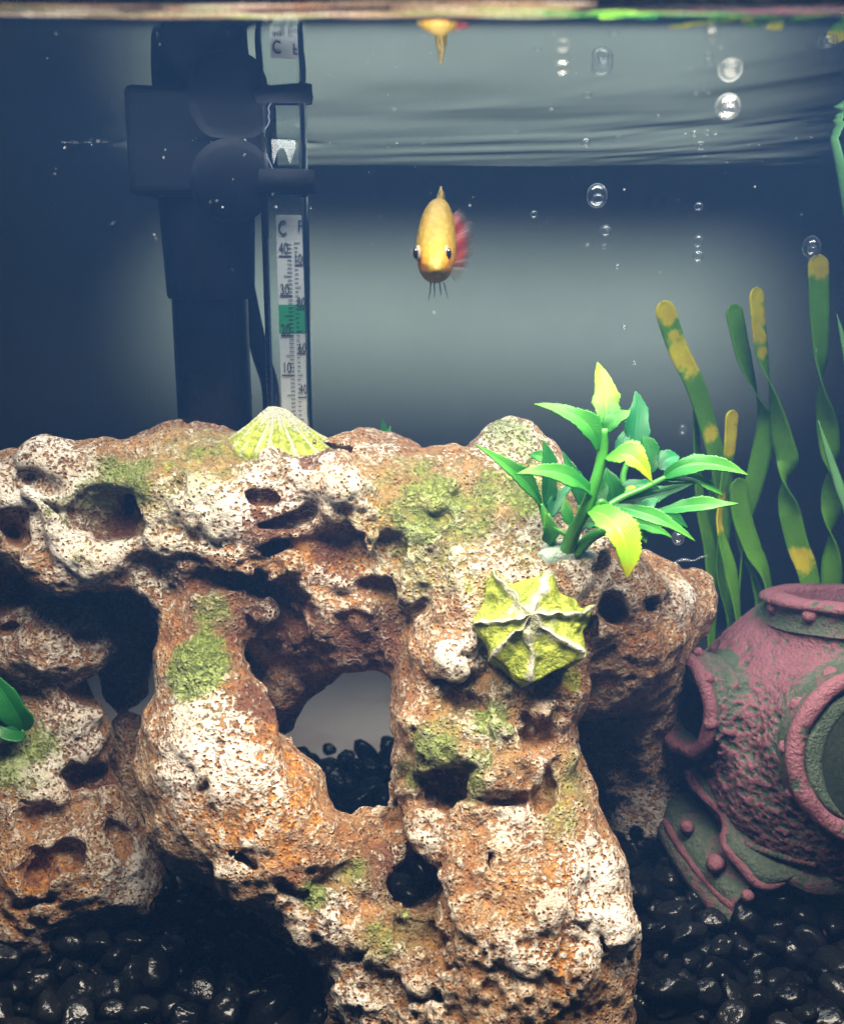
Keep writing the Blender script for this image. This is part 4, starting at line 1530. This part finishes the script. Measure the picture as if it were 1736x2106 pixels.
for x, y, r in [(1594, 1248, .13), (1667, 1267, .13), (1456, 1396, .115), (1463, 1487, .12), (1709, 1389, .135), (1643, 1449, .135), (1617, 1536, .125), (1437, 1346, .09), (1474, 1560, .07), (1628, 1630, .09)]:
    rivet(x, y, r)


# breastplate: two overlapping curved plates with rolled edges
def plate_strip(outer, inner, thick=0.10):
    n, m = 40, 12
    A, B = catmull(outer, n), catmull(inner, n)
    v = []
    mid = HC - (0, 0, 2.6)
    for i in range(n):
        for j in range(m):
            s_ = j / (m - 1)
            p = A[i] + (B[i] - A[i]) * s_
            o_ = p - mid
            o_ /= np.linalg.norm(o_)
            v.append(p + o_ * 0.16 * math.sin(s_ * math.pi))
    v = np.array(v)
    v += (0.02 * fbm(v, 4, 3, 51))[:, None] * np.array((0, -1, 0.3))
    f = [(i * m + j, (i + 1) * m + j, (i + 1) * m + j + 1, i * m + j + 1) for i in range(n - 1) for j in range(m - 1)]
    return v, f


def PZ(x, y, d):
    return P(*Z4(x, y), d + 0.82)


outer = [PZ(325, 1210, 18.6), PZ(380, 1310, 18.2), PZ(460, 1425, 17.75), PZ(540, 1520, 17.35), PZ(628, 1592, 17.0)]
inner = [PZ(430, 1080, 18.8), PZ(500, 1180, 18.4), PZ(575, 1300, 17.95), PZ(640, 1400, 17.5), PZ(735, 1490, 17.15)]
v, f = plate_strip(outer, inner)
pl = with_paint("breastplate", v, f, helmet, 0.6, 0.0, "dark green breastplate flap with pink rolled edges")
add_mod(pl, 'SOLIDIFY', thickness=0.0014, offset=0)
v, f = tube(outer, 0.115, 50, 10, wob=0.25, seed=3)
with_paint("edge_roll", v, f, pl, 0.0, 0.4)
low_edge = [p - np.array((-0.05, -0.05, 0.55)) for p in outer]
v, f = plate_strip(outer, low_edge)
sk = with_paint("side_skirt", v, f, pl, 0.25, -0.1)
add_mod(sk, 'SOLIDIFY', thickness=0.001, offset=0)
band = [PZ(425, 985, 18.2), PZ(455, 1060, 18.1), PZ(520, 1130, 17.9), PZ(575, 1180, 17.7), PZ(598, 1240, 17.5), PZ(585, 1300, 17.4), PZ(600, 1345, 17.25), PZ(660, 1410, 17.05), PZ(720, 1480, 16.85), PZ(775, 1495, 16.8), PZ(835, 1470, 16.8)]
v, f = tube(band, 0.115, 70, 10, wob=0.3, seed=5)
with_paint("edge_roll", v, f, pl, 0.0, 0.4)
inner2 = [PZ(500, 900, 18.4), PZ(560, 1000, 18.2), PZ(620, 1120, 17.9), PZ(680, 1240, 17.5), PZ(740, 1330, 17.2), PZ(840, 1400, 16.95), PZ(960, 1440, 16.8)]
v, f = plate_strip(band, inner2)
cp = with_paint("collar_plate", v, f, helmet, 0.6, 0.0)
add_mod(cp, 'SOLIDIFY', thickness=0.001, offset=0)
fr1 = [PZ(835, 1470, 16.8), PZ(960, 1530, 16.6), PZ(1090, 1540, 16.55), PZ(1250, 1540, 16.7)]
fr2 = [PZ(840, 1390, 17.0), PZ(960, 1400, 16.9), PZ(1090, 1400, 16.8), PZ(1250, 1400, 16.9)]
v, f = plate_strip(fr1, fr2)
fp_ = with_paint("front_plate", v, f, helmet, 0.45, 0.0)
add_mod(fp_, 'SOLIDIFY', thickness=0.001, offset=0)
for k in range(17):
    s_ = k / 16
    x, y = 640 + 330 * s_, 1302 + 100 * s_ + 12 * math.sin(s_ * 3)
    c3 = PZ(x, y, 17.25 - 0.75 * s_)
    v = ICO2 * 0.062 * (1 + 0.1 * vnoise(ICO2, 2, k))[:, None] + c3
    with_paint("bead", v, ICO2F, cp, 0.35, 0.1)
for x, y, d, r in [(412, 1243, 18.05, .13), (540, 1400, 17.35, .16), (680, 1545, 16.85, .12)]:
    c3 = PZ(x, y, d)
    n_ = np.array((-0.25, -0.75, 0.6))
    v, f = lathe([(r * 1.1, -0.2), (r, 0.03), (r * 0.9, 0.10), (r * 0.5, 0.14), (0.002, 0.145)], c3, 10, n_ / np.linalg.norm(n_))
    v = np.array(v) + (0.02 * fbm(np.array(v), 5, 2, 78))[:, None]
    with_paint("bolt", v, f, pl, 0.1, 0.3)


# ================================================================== heater and thermometer
M['black'] = mat_plain("black_plastic", (0.0025, 0.003, 0.0045), 0.75, 0.3, 2, Specular_IOR_Level=0.12)
M['rubber'] = mat_plain("dark_rubber", (0.0035, 0.0042, 0.006), 0.8, 0.2, 2, Specular_IOR_Level=0.15)
M['hglass'] = mat_plain("heater_tube_black", (0.003, 0.0035, 0.005), 0.25, 0.3, 2, Specular_IOR_Level=0.2)
HY = 20.9


def at(x, y, d=HY):
    return P(x, y, d)


def vert_x(x, y, d):
    return P(x, y, d)[0]


hx = at(438, 700)[0]
heater = empty("water_heater", (hx, HY, 0.0), "black submersible heater in a suction cup bracket at the back left", "heater")


def zof(y, d):
    return P(600, y, d)[2]


def round_box(name, x0, x1, z0, z1, y0, y1, mat, parent, bev=0.12):
    v, f = box(((x0 + x1) / 2, (y0 + y1) / 2, (z0 + z1) / 2), (x1 - x0, y1 - y0, z1 - z0))
    o = build(name, v, f, mat, parent, smooth=False)
    add_mod(o, 'BEVEL', width=bev * CM, segments=4)
    return o


r_low = (at(513, 720)[0] - at(360, 720)[0]) / 2
r_up = (at(527, 520)[0] - at(334, 520)[0]) / 2
xc_low, xc_up = (at(513, 720)[0] + at(360, 720)[0]) / 2, (at(527, 520)[0] + at(334, 520)[0]) / 2
zs = zof(612, HY)
v, f = lathe([(0.01, -0.2), (r_low * 0.9, 0.0), (r_low, 0.25), (r_low, zs - 2.9)], (xc_low, HY, 3.5), 48)
build("heater_tube", v, f, M['hglass'], heater)
v, f = lathe([(r_low * 0.96, zs), (r_up * 0.90, zs), (r_up * 0.93, zs + 0.06), (r_up, zof(420, HY)), (r_up, WATER_Z + 2.5), (0.01, WATER_Z + 2.5)], (xc_up, HY, 0), 48)
build("heater_sleeve", v, f, M['black'], heater)
bz0, bz1 = zof(403, HY - .9), WATER_Z + 0.9
round_box("bracket", at(262, 330, HY - .9)[0], at(545, 330, HY - .9)[0], bz0, bz1, HY - 1.0, HY + 1.0, M['black'], heater, 0.16)
# suction cup in front of the bracket, pressed edge on
cc = at(478, 372, HY - 1.05)
cn = np.array((0.30, -1, -0.2))
cn /= np.linalg.norm(cn)
rc = 86 / pxs(cc)
v, f = lathe([(0.02, 0.16), (rc * 0.45, 0.15), (rc * 0.8, 0.08), (rc, 0.0), (rc * 0.98, -0.05), (rc * 0.5, -0.04)], cc, 64, cn)
cup = build("suction_cup", v, f, M['rubber'], heater)
M['rim'] = mat_plain("cup_edge_highlight", (0.16, 0.19, 0.24), 0.4, 0.2, 3)  # pale colour for an arc that paints the highlight on the cup's edge
t_, b_, n_ = frame_of(cn, (0.01, 1, 0))
a = np.linspace(-0.35, 1.25, 24)
arc = np.array([cc + (rc * 1.005) * (math.cos(x) * np.array((1, 0.28, 0)) / 1.04 + math.sin(x) * np.array((0, 0, 1))) for x in a])
v, f = tube(arc, 0.022, 40, 6)
build("cup_highlight_arc", v, f, M['rim'], cup)
# power cable looping behind
v, f = tube([at(500, 560, HY + 1.0), at(520, 660, HY + 1.1), at(536, 730, HY + 1.2), at(556, 800, HY + 1.3), at(556, 900, HY + 1.4), at(540, 1040, HY + 1.5)], 0.17, 40, 12)
build("cable", v, f, M['black'], heater)

TY = 20.2
tx = (at(540, 520, TY)[0] + at(637, 520, TY)[0]) / 2
TRAD = (at(637, 520, TY)[0] - at(540, 520, TY)[0]) / 2
thermo = empty("thermometer", (tx, TY, 0.0), "clear glass tube thermometer with paper scale and green band beside the heater", "thermometer")
M['tglass'] = mat_clear("thermometer_glass", 1.36, (0.95, 0.98, 0.98), 0.02, 1.0)
v, f = lathe([(0.01, 5.6), (TRAD * 0.6, 5.7), (TRAD, 6.0), (TRAD, WATER_Z + 2.0), (0.01, WATER_Z + 2.2)], (tx, TY, 0), 48)
build("glass_tube", v, f, M['tglass'], thermo)
M['paper'] = mat_plain("scale_paper", (0.42, 0.41, 0.40), 0.7, 0.06, 2)
M['ink'] = mat_plain("scale_ink", (0.03, 0.03, 0.035), 0.6, 0.1, 2)
M['gband'] = mat_plain("green_band", (0.012, 0.20, 0.075), 0.6, 0.1, 2)
sx0, sx1 = at(569, 520, TY - .1)[0], at(627, 520, TY - .1)[0]


def zT(y):                       # y on the enlarged view of the scale
    return P(600, 401.8 + y * 0.2181, TY - 0.1)[2]


v, f = box(((sx0 + sx1) / 2, TY - 0.05, (zT(180) + 6.2) / 2), (sx1 - sx0, 0.02, zT(180) - 6.2))
sp_ = build("paper_scale", v, f, M['paper'], thermo, smooth=False)
v, f = box(((sx0 + sx1) / 2, TY - 0.064, (zT(1030) + zT(1298)) / 2), (sx1 - sx0, 0.004, zT(1030) - zT(1298)))
build("green_band", v, f, M['gband'], sp_, smooth=False)
tick = []
W_ = sx1 - sx0


def line(xa, xb, z, h_):
    tick.append(box((sx0 + W_ * (xa + xb) / 2, TY - 0.070, z), (W_ * (xb - xa), 0.004, h_)))


for k in range(-2, 44):
    z = zT(570 + (40 - k) * 37.55)
    line(0.06 if k % 10 == 0 else (0.22 if k % 5 == 0 else 0.36), 0.52, z, 0.022 if k % 10 == 0 else 0.012)
for k in range(30, 112, 2):
    z = zT(570 + (40 - (k - 32) / 1.8) * 37.55)
    line(0.62, 0.92 if k % 20 == 0 else (0.82 if k % 10 == 0 else 0.74), z, 0.020 if k % 20 == 0 else 0.011)
v, f = merge(tick)
build("tick_marks", v, f, M['ink'], sp_, smooth=False)


def text(body, x, z, size):
    cu = bpy.data.curves.new("numeral", 'FONT')
    cu.body = body
    cu.size = size * CM
    cu.align_x = 'CENTER'
    cu.extrude = 0.00002
    cu.materials.append(M['ink'])
    tmp = bpy.data.objects.new("numeral_outline", cu)
    COL.objects.link(tmp)
    bpy.context.view_layer.update()
    me = bpy.data.meshes.new_from_object(tmp)
    bpy.data.objects.remove(tmp)
    me.materials.clear()
    me.materials.append(M['ink'])
    o = bpy.data.objects.new("numeral", me)
    COL.objects.link(o)
    o.parent = sp_
    o.location = Vector((x - tx, TY - 0.074 - TY, z)) * CM
    o.rotation_euler = (math.pi / 2, 0, 0)
    o.scale = (0.62, 1, 1)


text("C", sx0 + W_ * 0.22, zT(372), 0.36)
text("F", sx0 + W_ * 0.85, zT(345), 0.30)
for n_, y in (("40", 545), ("30", 935), ("20", 1312), ("10", 1672)):
    text(n_, sx0 + W_ * 0.24, zT(y), 0.27)
for n_, y in (("100", 640), ("80", 1050), ("60", 1480), ("40", 1870)):
    text(n_, sx0 + W_ * 0.82, zT(y), 0.24)
# ring arms that hold it
for k, (y0, y1) in enumerate(((347, 396),)):
    z0, z1 = zof(y1, TY - .3), zof(y0, TY - .3)
    v, f = lathe([(TRAD + 0.02, z0), (TRAD + 0.11, z0), (TRAD + 0.13, (z0 + z1) / 2), (TRAD + 0.11, z1), (TRAD + 0.02, z1), (TRAD + 0.02, z0)], (tx, TY, 0), 48)
    rg_ = build("clip_ring", v, f, M['rubber'], heater)
    v, f = box((tx - TRAD - 0.25, TY + 0.1, (z0 + z1) / 2), (0.5, 0.45, (z1 - z0) * 0.9))
    o = build("clip_arm", v, f, M['rubber'], heater, smooth=False)
    add_mod(o, 'BEVEL', width=0.0006, segments=3)

# ================================================================== the fish
t = NT("fish_skin")
c = t.coords()
hd = t.attr("head")
bk = t.attr("back")
nz = t.noise(c, 6, 4)
vo = t.voro(c, 13.0)
bodyc = t.mix(bk, (0.20, 0.125, 0.005), (0.155, 0.11, 0.011))
bodyc = t.mix(t.math('MULTIPLY', t.ramp(vo, 0.35, 0.7), 0.45), bodyc, (0.10, 0.07, 0.008))
bodyc = t.mix(t.ramp(t.math('ADD', hd, t.math('MULTIPLY', t.math('SUBTRACT', nz, 0.5), 0.5)), 0.3, 0.7), bodyc, t.mix(nz, (0.24, 0.095, 0.002), (0.28, 0.13, 0.004)))
bodyc = t.mix(t.attr("cheek"), bodyc, (0.18, 0.07, 0.012))
bodyc = t.mix(t.math('MULTIPLY', t.ramp(t.noise(c, 3.5, 4), 0.55, 0.7), 0.5), bodyc, (0.15, 0.105, 0.016))
M['fish'] = t.done(t.bsdf(bodyc, 0.5, t.bump(t.math('ADD', vo, nz), 0.02, 0.5), Specular_IOR_Level=0.25))


def fin_mat(name, c0, c1, dens):
    t = NT(name)
    uvn = t.n('ShaderNodeUVMap')
    sep = t.n('ShaderNodeSeparateXYZ')
    t.t.links.new(uvn.outputs[0], sep.inputs[0])
    u, v_ = sep.outputs[0], sep.outputs[1]
    ray = t.ramp(t.math('SINE', t.math('MULTIPLY', v_, 110.0)), -0.2, 0.8)
    col = t.mix(t.ramp(u, 0.25, 0.75), c0, c1)
    edge = t.ramp(t.math('ADD', u, t.math('MULTIPLY', t.noise(t.coords(), 9, 4), 0.5)), 1.25, 0.65)
    al = t.math('MULTIPLY', edge, t.math('ADD', dens, t.math('MULTIPLY', ray, 0.25)), clamp=True)
    tr = t.n('ShaderNodeBsdfTransparent')
    tl = t.n('ShaderNodeBsdfTranslucent')
    t.put(tl.inputs[0], col)
    s1 = t.mixs(0.45, t.bsdf(col, 0.4), tl.outputs[0])
    return t.done(t.mixs(al, tr.outputs[0], s1))


M['redfin'] = fin_mat("red_fin", (0.22, 0.016, 0.008), (0.07, 0.025, 0.018), 0.72)
M['clearfin'] = fin_mat("clear_fin", (0.22, 0.14, 0.09), (0.17, 0.14, 0.13), 0.25)
M['goldfin'] = fin_mat("gold_fin", (0.14, 0.09, 0.02), (0.12, 0.08, 0.05), 0.7)
FS = 0.83


def FDEP(d):
    return 14.6 + (d - 17.7) * FS


nose = P(896, 556, FDEP(17.7))
fish = empty("gourami", nose, "small golden orange fish facing the camera in open water above the rock", "fish")
sta = [(0.0, .03, .03, .03), (0.02, .09, .07, .08), (.07, .18, .15, .20), (.14, .255, .24, .33), (.22, .305, .34, .42), (.32, .325, .44, .46), (.45, .315, .50, .44), (.58, .295, .48, .36), (.68, .25, .42, .28), (.76, .17, .33, .2), (.83, .085, .24, .14), (.91, .06, .19, .12), (1.0, .05, .17, .11)]
FL = 2.9 * FS
nst, nsd = 60, 36
ss = np.linspace(0, 1, nst)
tab = np.array(sta) * np.array((1, FS, FS, FS))
wd = np.interp(ss, tab[:, 0], tab[:, 1])
tp_ = np.interp(ss, tab[:, 0], tab[:, 2])
bt = np.interp(ss, tab[:, 0], tab[:, 3])
for _ in range(2):
    for arr in (wd, tp_, bt):
        arr[1:-1] = 0.25 * arr[:-2] + 0.5 * arr[1:-1] + 0.25 * arr[2:]


def fish_axis(s_):
    return nose + np.array((0.16 * s_ ** 2 * FL * 0.3, 0.90 * s_ * FL, (0.30 * s_ + 0.08 * s_ ** 2) * FL))


v, hd_, bk_, ck_ = [], [], [], []
for i in range(nst):
    c3 = fish_axis(ss[i])
    for j in range(nsd):
        a = 2 * math.pi * j / nsd
        cx, cz = math.cos(a), math.sin(a)
        e = 0.85
        x = wd[i] * math.copysign(abs(cx) ** e, cx)
        z = (tp_[i] if cz > 0 else bt[i]) * math.copysign(abs(cz) ** 1.0, cz)
        v.append(c3 + np.array((x, -0.28 * z, z)))
        hd_.append(max(0, 1 - abs(ss[i] - 0.12) / 0.12) * (1.0 if -0.5 < cz else 0.6))
        bk_.append(max(0, cz))
        ck_.append(0.7 * max(0, 1 - abs(ss[i] - 0.10) / 0.08) * max(0, 1 - abs(cz + 0.15) / 0.4))
v = np.array(v)
f = [(i * nsd + j, i * nsd + (j + 1) % nsd, (i + 1) * nsd + (j + 1) % nsd, (i + 1) * nsd + j) for i in range(nst - 1) for j in range(nsd)]
f += [tuple(range(nsd))[::-1], tuple((nst - 1) * nsd + j for j in range(nsd))]
build("body", v, f, M['fish'], fish, attrs=dict(head=np.array(hd_), back=np.array(bk_), cheek=np.array(ck_)))
M['eye'] = mat_plain("eye_silver", (0.16, 0.15, 0.09), 0.2, 0.2, 6)
M['pupil'] = mat_plain("pupil_black", (0.004, 0.005, 0.012), 0.08, 0.2, 6)
for sgn, (ex, ey) in ((-1, (857, 520)), (1, (921, 521))):
    ec = P(ex, ey, FDEP(18.02))
    lk = np.array((sgn * 0.80, -0.58, 0.06))
    lk /= np.linalg.norm(lk)
    eb = build("eye", ICO2 * np.array((0.055, 0.10, 0.125)) * FS + ec - lk * 0.03 * FS, ICO2F, M['eye'], fish)
    pc3 = ec + lk * 0.012 * FS
    build("pupil", (ICO2 * np.array((0.048, 0.062, 0.092)) + np.array((0, -0.034, 0))) * FS + pc3, ICO2F, M['pupil'], eb)


def fan(name, base, outer, mat, nb=28, nr=10, wave=0.02):
    A, B = catmull(base, nb), catmull(outer, nb)
    v, uv = [], []
    for i in range(nb):
        rag = 1 + 0.05 * math.sin(i * 2.4) + 0.03 * math.sin(i * 5.1)
        for j in range(nr):
            s_ = j / (nr - 1)
            v.append(A[i] + (B[i] - A[i]) * s_ * rag + np.array((0, wave * math.sin(i * 0.7 + s_ * 3), 0)))
            uv.append((s_, i / (nb - 1)))
    f = [(i * nr + j, (i + 1) * nr + j, (i + 1) * nr + j + 1, i * nr + j + 1) for i in range(nb - 1) for j in range(nr - 1)]
    return build(name, np.array(v), f, mat, fish, uv=np.array(uv))


fan("anal_fin", [P(922, 448, FDEP(19.2)), P(928, 480, FDEP(19.0)), P(931, 515, FDEP(18.8)), P(930, 548, FDEP(18.7))], [P(948, 425, FDEP(19.8)), P(975, 455, FDEP(19.6)), P(980, 505, FDEP(19.3)), P(968, 550, FDEP(19.1))], M['redfin'])["label"] = "spread red fin with a dark ragged edge"
fan("pectoral_fin", [P(930, 533, FDEP(18.4)), P(929, 550, FDEP(18.4)), P(926, 566, FDEP(18.4))], [P(974, 530, FDEP(18.8)), P(964, 560, FDEP(18.8)), P(940, 585, FDEP(18.8))], M['clearfin'])
fan("pectoral_fin", [P(853, 530, FDEP(18.4)), P(852, 518, FDEP(18.4))], [P(838, 512, FDEP(18.6)), P(842, 505, FDEP(18.6))], M['clearfin'])
fan("tail_fin", [P(899, 434, FDEP(20.2)), P(906, 436, FDEP(20.2)), P(914, 440, FDEP(20.2))], [P(903, 383, FDEP(21.0)), P(908, 381, FDEP(21.0)), P(920, 410, FDEP(21.2))], M['goldfin'])
v, f = tube([P(907, 440, FDEP(20.0)), P(906, 415, FDEP(20.6)), P(907, 384, FDEP(21.1))], np.array((.11, .10, .02)) * FS, 16, 8)
build("tail_base", v, f, M['fish'], fish, attrs=dict(head=np.zeros(len(v)), back=np.ones(len(v)), cheek=np.zeros(len(v))))
M['feeler'] = mat_plain("feeler", (0.08, 0.08, 0.08), 0.5, 0.2, 4)
for x0, x1, y1 in ((886, 881, 617), (893, 893, 612), (904, 907, 607), (913, 921, 613)):
    v, f = tube([P(x0, 580, FDEP(18.15)), P((x0 + x1) / 2 + 1, 600, FDEP(18.25)), P(x1, y1, FDEP(18.3))], np.array((.010, .007, .003)), 10, 5)
    build("feeler", v, f, M['feeler'], fish)

# ================================================================== bubbles and drifting specks
t = NT("bubble_skin")
lw = t.n('ShaderNodeLayerWeight')
lw.inputs[0].default_value = 0.35
tr = t.n('ShaderNodeBsdfTransparent')
gl = t.n('ShaderNodeBsdfGlossy')
gl.inputs['Roughness'].default_value = 0.12
df = t.n('ShaderNodeBsdfDiffuse')
df.inputs[0].default_value = (0.30, 0.34, 0.38, 1)
sh = t.mixs(0.35, gl.outputs[0], df.outputs[0])
M['bubble'] = t.done(t.mixs(t.math('ADD', 0.10, t.math('MULTIPLY', t.ramp(lw.outputs['Facing'], 0.25, 0.85), 0.80)), tr.outputs[0], sh))
BW = {
    1: (1497, 218, 26, 1.0, 13.0, "largest round bubble, high at the right under the water surface"),
    2: (1228, 402, 22, 1.15, 18.5, "large doubled bubble right of the fish"),
    3: (1246, 474, 12, 1.0, 18.5, "small bubble just under the doubled bubble"),
    4: (1243, 507, 6, 1.0, 18.5, "tiny bubble, third down in the column right of the fish"),
    5: (1437, 424, 9, 1.0, 18.8, "small bubble midway between the doubled bubble and the right edge"),
    6: (1436, 496, 10, 1.3, 18.8, "upper of two touching bubbles left of the tallest blade"),
    7: (1436, 526, 11, 1.2, 18.8, "lower of two touching bubbles left of the tallest blade"),
    8: (1669, 508, 19, 1.25, 21.5, "bubble clinging to the tip of the tallest blade"),
    9: (1441, 299, 9, 1.0, 16.5, "bright small bubble below the largest one"),
    10: (1428, 274, 6, 1.0, 16.0, "tiny bubble at the left of the rippled water line"),
    11: (1455, 272, 6, 1.0, 16.0, "tiny bubble at the right of the rippled water line"),
    12: (1464, 72, 10, 1.0, 9.4, "small bubble near the top edge"),
    13: (1157, 138, 13, 1.0, 10.8, "faint bubble against the bright ripples"),
    14: (1205, 293, 9, 1.0, 16.5, "small faint bubble above the doubled bubble"),
    15: (1395, 1106, 13, 1.2, 20.0, "bubble between the plant and the ribbon grass"),
    16: (1420, 1188, 9, 1.3, 20.0, "small bubble above the right end of the rock"),
    17: (1098, 440, 8, 1.0, 19.0, "faint speck of a bubble between fish and doubled bubble"),
    18: (1270, 548, 6, 1.0, 18.5, "tiny bubble low in the column right of the fish"),
    19: (1404, 884, 8, 1.4, 20.0, "small bubble beside the first ribbon blade"),
    20: (1305, 746, 6, 1.0, 19.0, "tiny bubble above the plant's upper leaves"),
    21: (1284, 672, 6, 1.0, 19.0, "tiny bubble high over the plant"),
}
for k, (x, y, r, sz, d, lb) in BW.items():
    c3 = P(x, y, d)
    rr = r / pxs(c3)
    v = ICO2 * rr * np.array((1, 1, sz))
    v *= (1 + 0.05 * vnoise(ICO2, 1.3, k))[:, None]
    o = build("bubble", v + c3, ICO2F, M['bubble'], at=c3)
    tag(o, lb, "bubble", "air bubbles rising in the water")
    if r > 18:
        build("inner_bubble", ICO2 * rr * 0.52 + c3 + np.array((rr * 0.05, -rr * 0.3, -rr * 0.28)), ICO2F, M['bubble'], o)
M['speck'] = mat_plain("speck", (0.75, 0.78, 0.80), 0.4, 0.1, 5)
rg = np.random.default_rng(8)
o4, f4 = ico(1)
parts = []
for k in range(80):
    x, y = rg.uniform(0, 1736), 50 + abs(rg.normal(0, 280))
    if y > 830:
        continue
    c3 = P(x, y, rg.uniform(11, 18))
    if c3[2] > WATER_Z - 0.3:
        c3[2] = WATER_Z - rg.uniform(0.3, 1.5)
    parts.append((o4 * rg.uniform(0.4, 1.2) / pxs(c3) + c3, f4.tolist()))
v, f = merge(parts)
tag(build("drifting_specks", v, f, M['speck']), "fine pale specks drifting in the upper water", "specks", kind='stuff')
# scraps of foam where the water meets the bracket
parts = []
for k in range(46):
    x = rg.uniform(95, 262) if k < 36 else rg.uniform(262, 520)
    y = 276 + rg.normal(0, 7)
    c3 = P(x, y, 19.9)
    c3[2] = WATER_Z - 0.03 - abs(rg.normal(0, 0.04))
    parts.append((o4 * rg.uniform(1.2, 4.5) / pxs(c3) * np.array((1.5, 1, 0.7)) + c3, f4.tolist()))
v, f = merge(parts)
tag(build("foam", v, f, M['bubble']), "scraps of foam on the water beside the heater bracket", "foam", kind='stuff')
# shred of film drifting right of the rock
sh_p = [P(1385, 1158, 19.2), P(1405, 1151, 19.2), P(1425, 1153, 19.15), P(1440, 1147, 19.2), P(1456, 1142, 19.25)]
v, f = tube(sh_p, np.array((.02, .05, .02, .04, .015)), 40, 6, wob=0.8, seed=4, flat=0.4)
tag(build("film_shred", v, f, M['bubble'], at=sh_p[2]), "silvery shred of film drifting above the right end of the rock", "film shred")
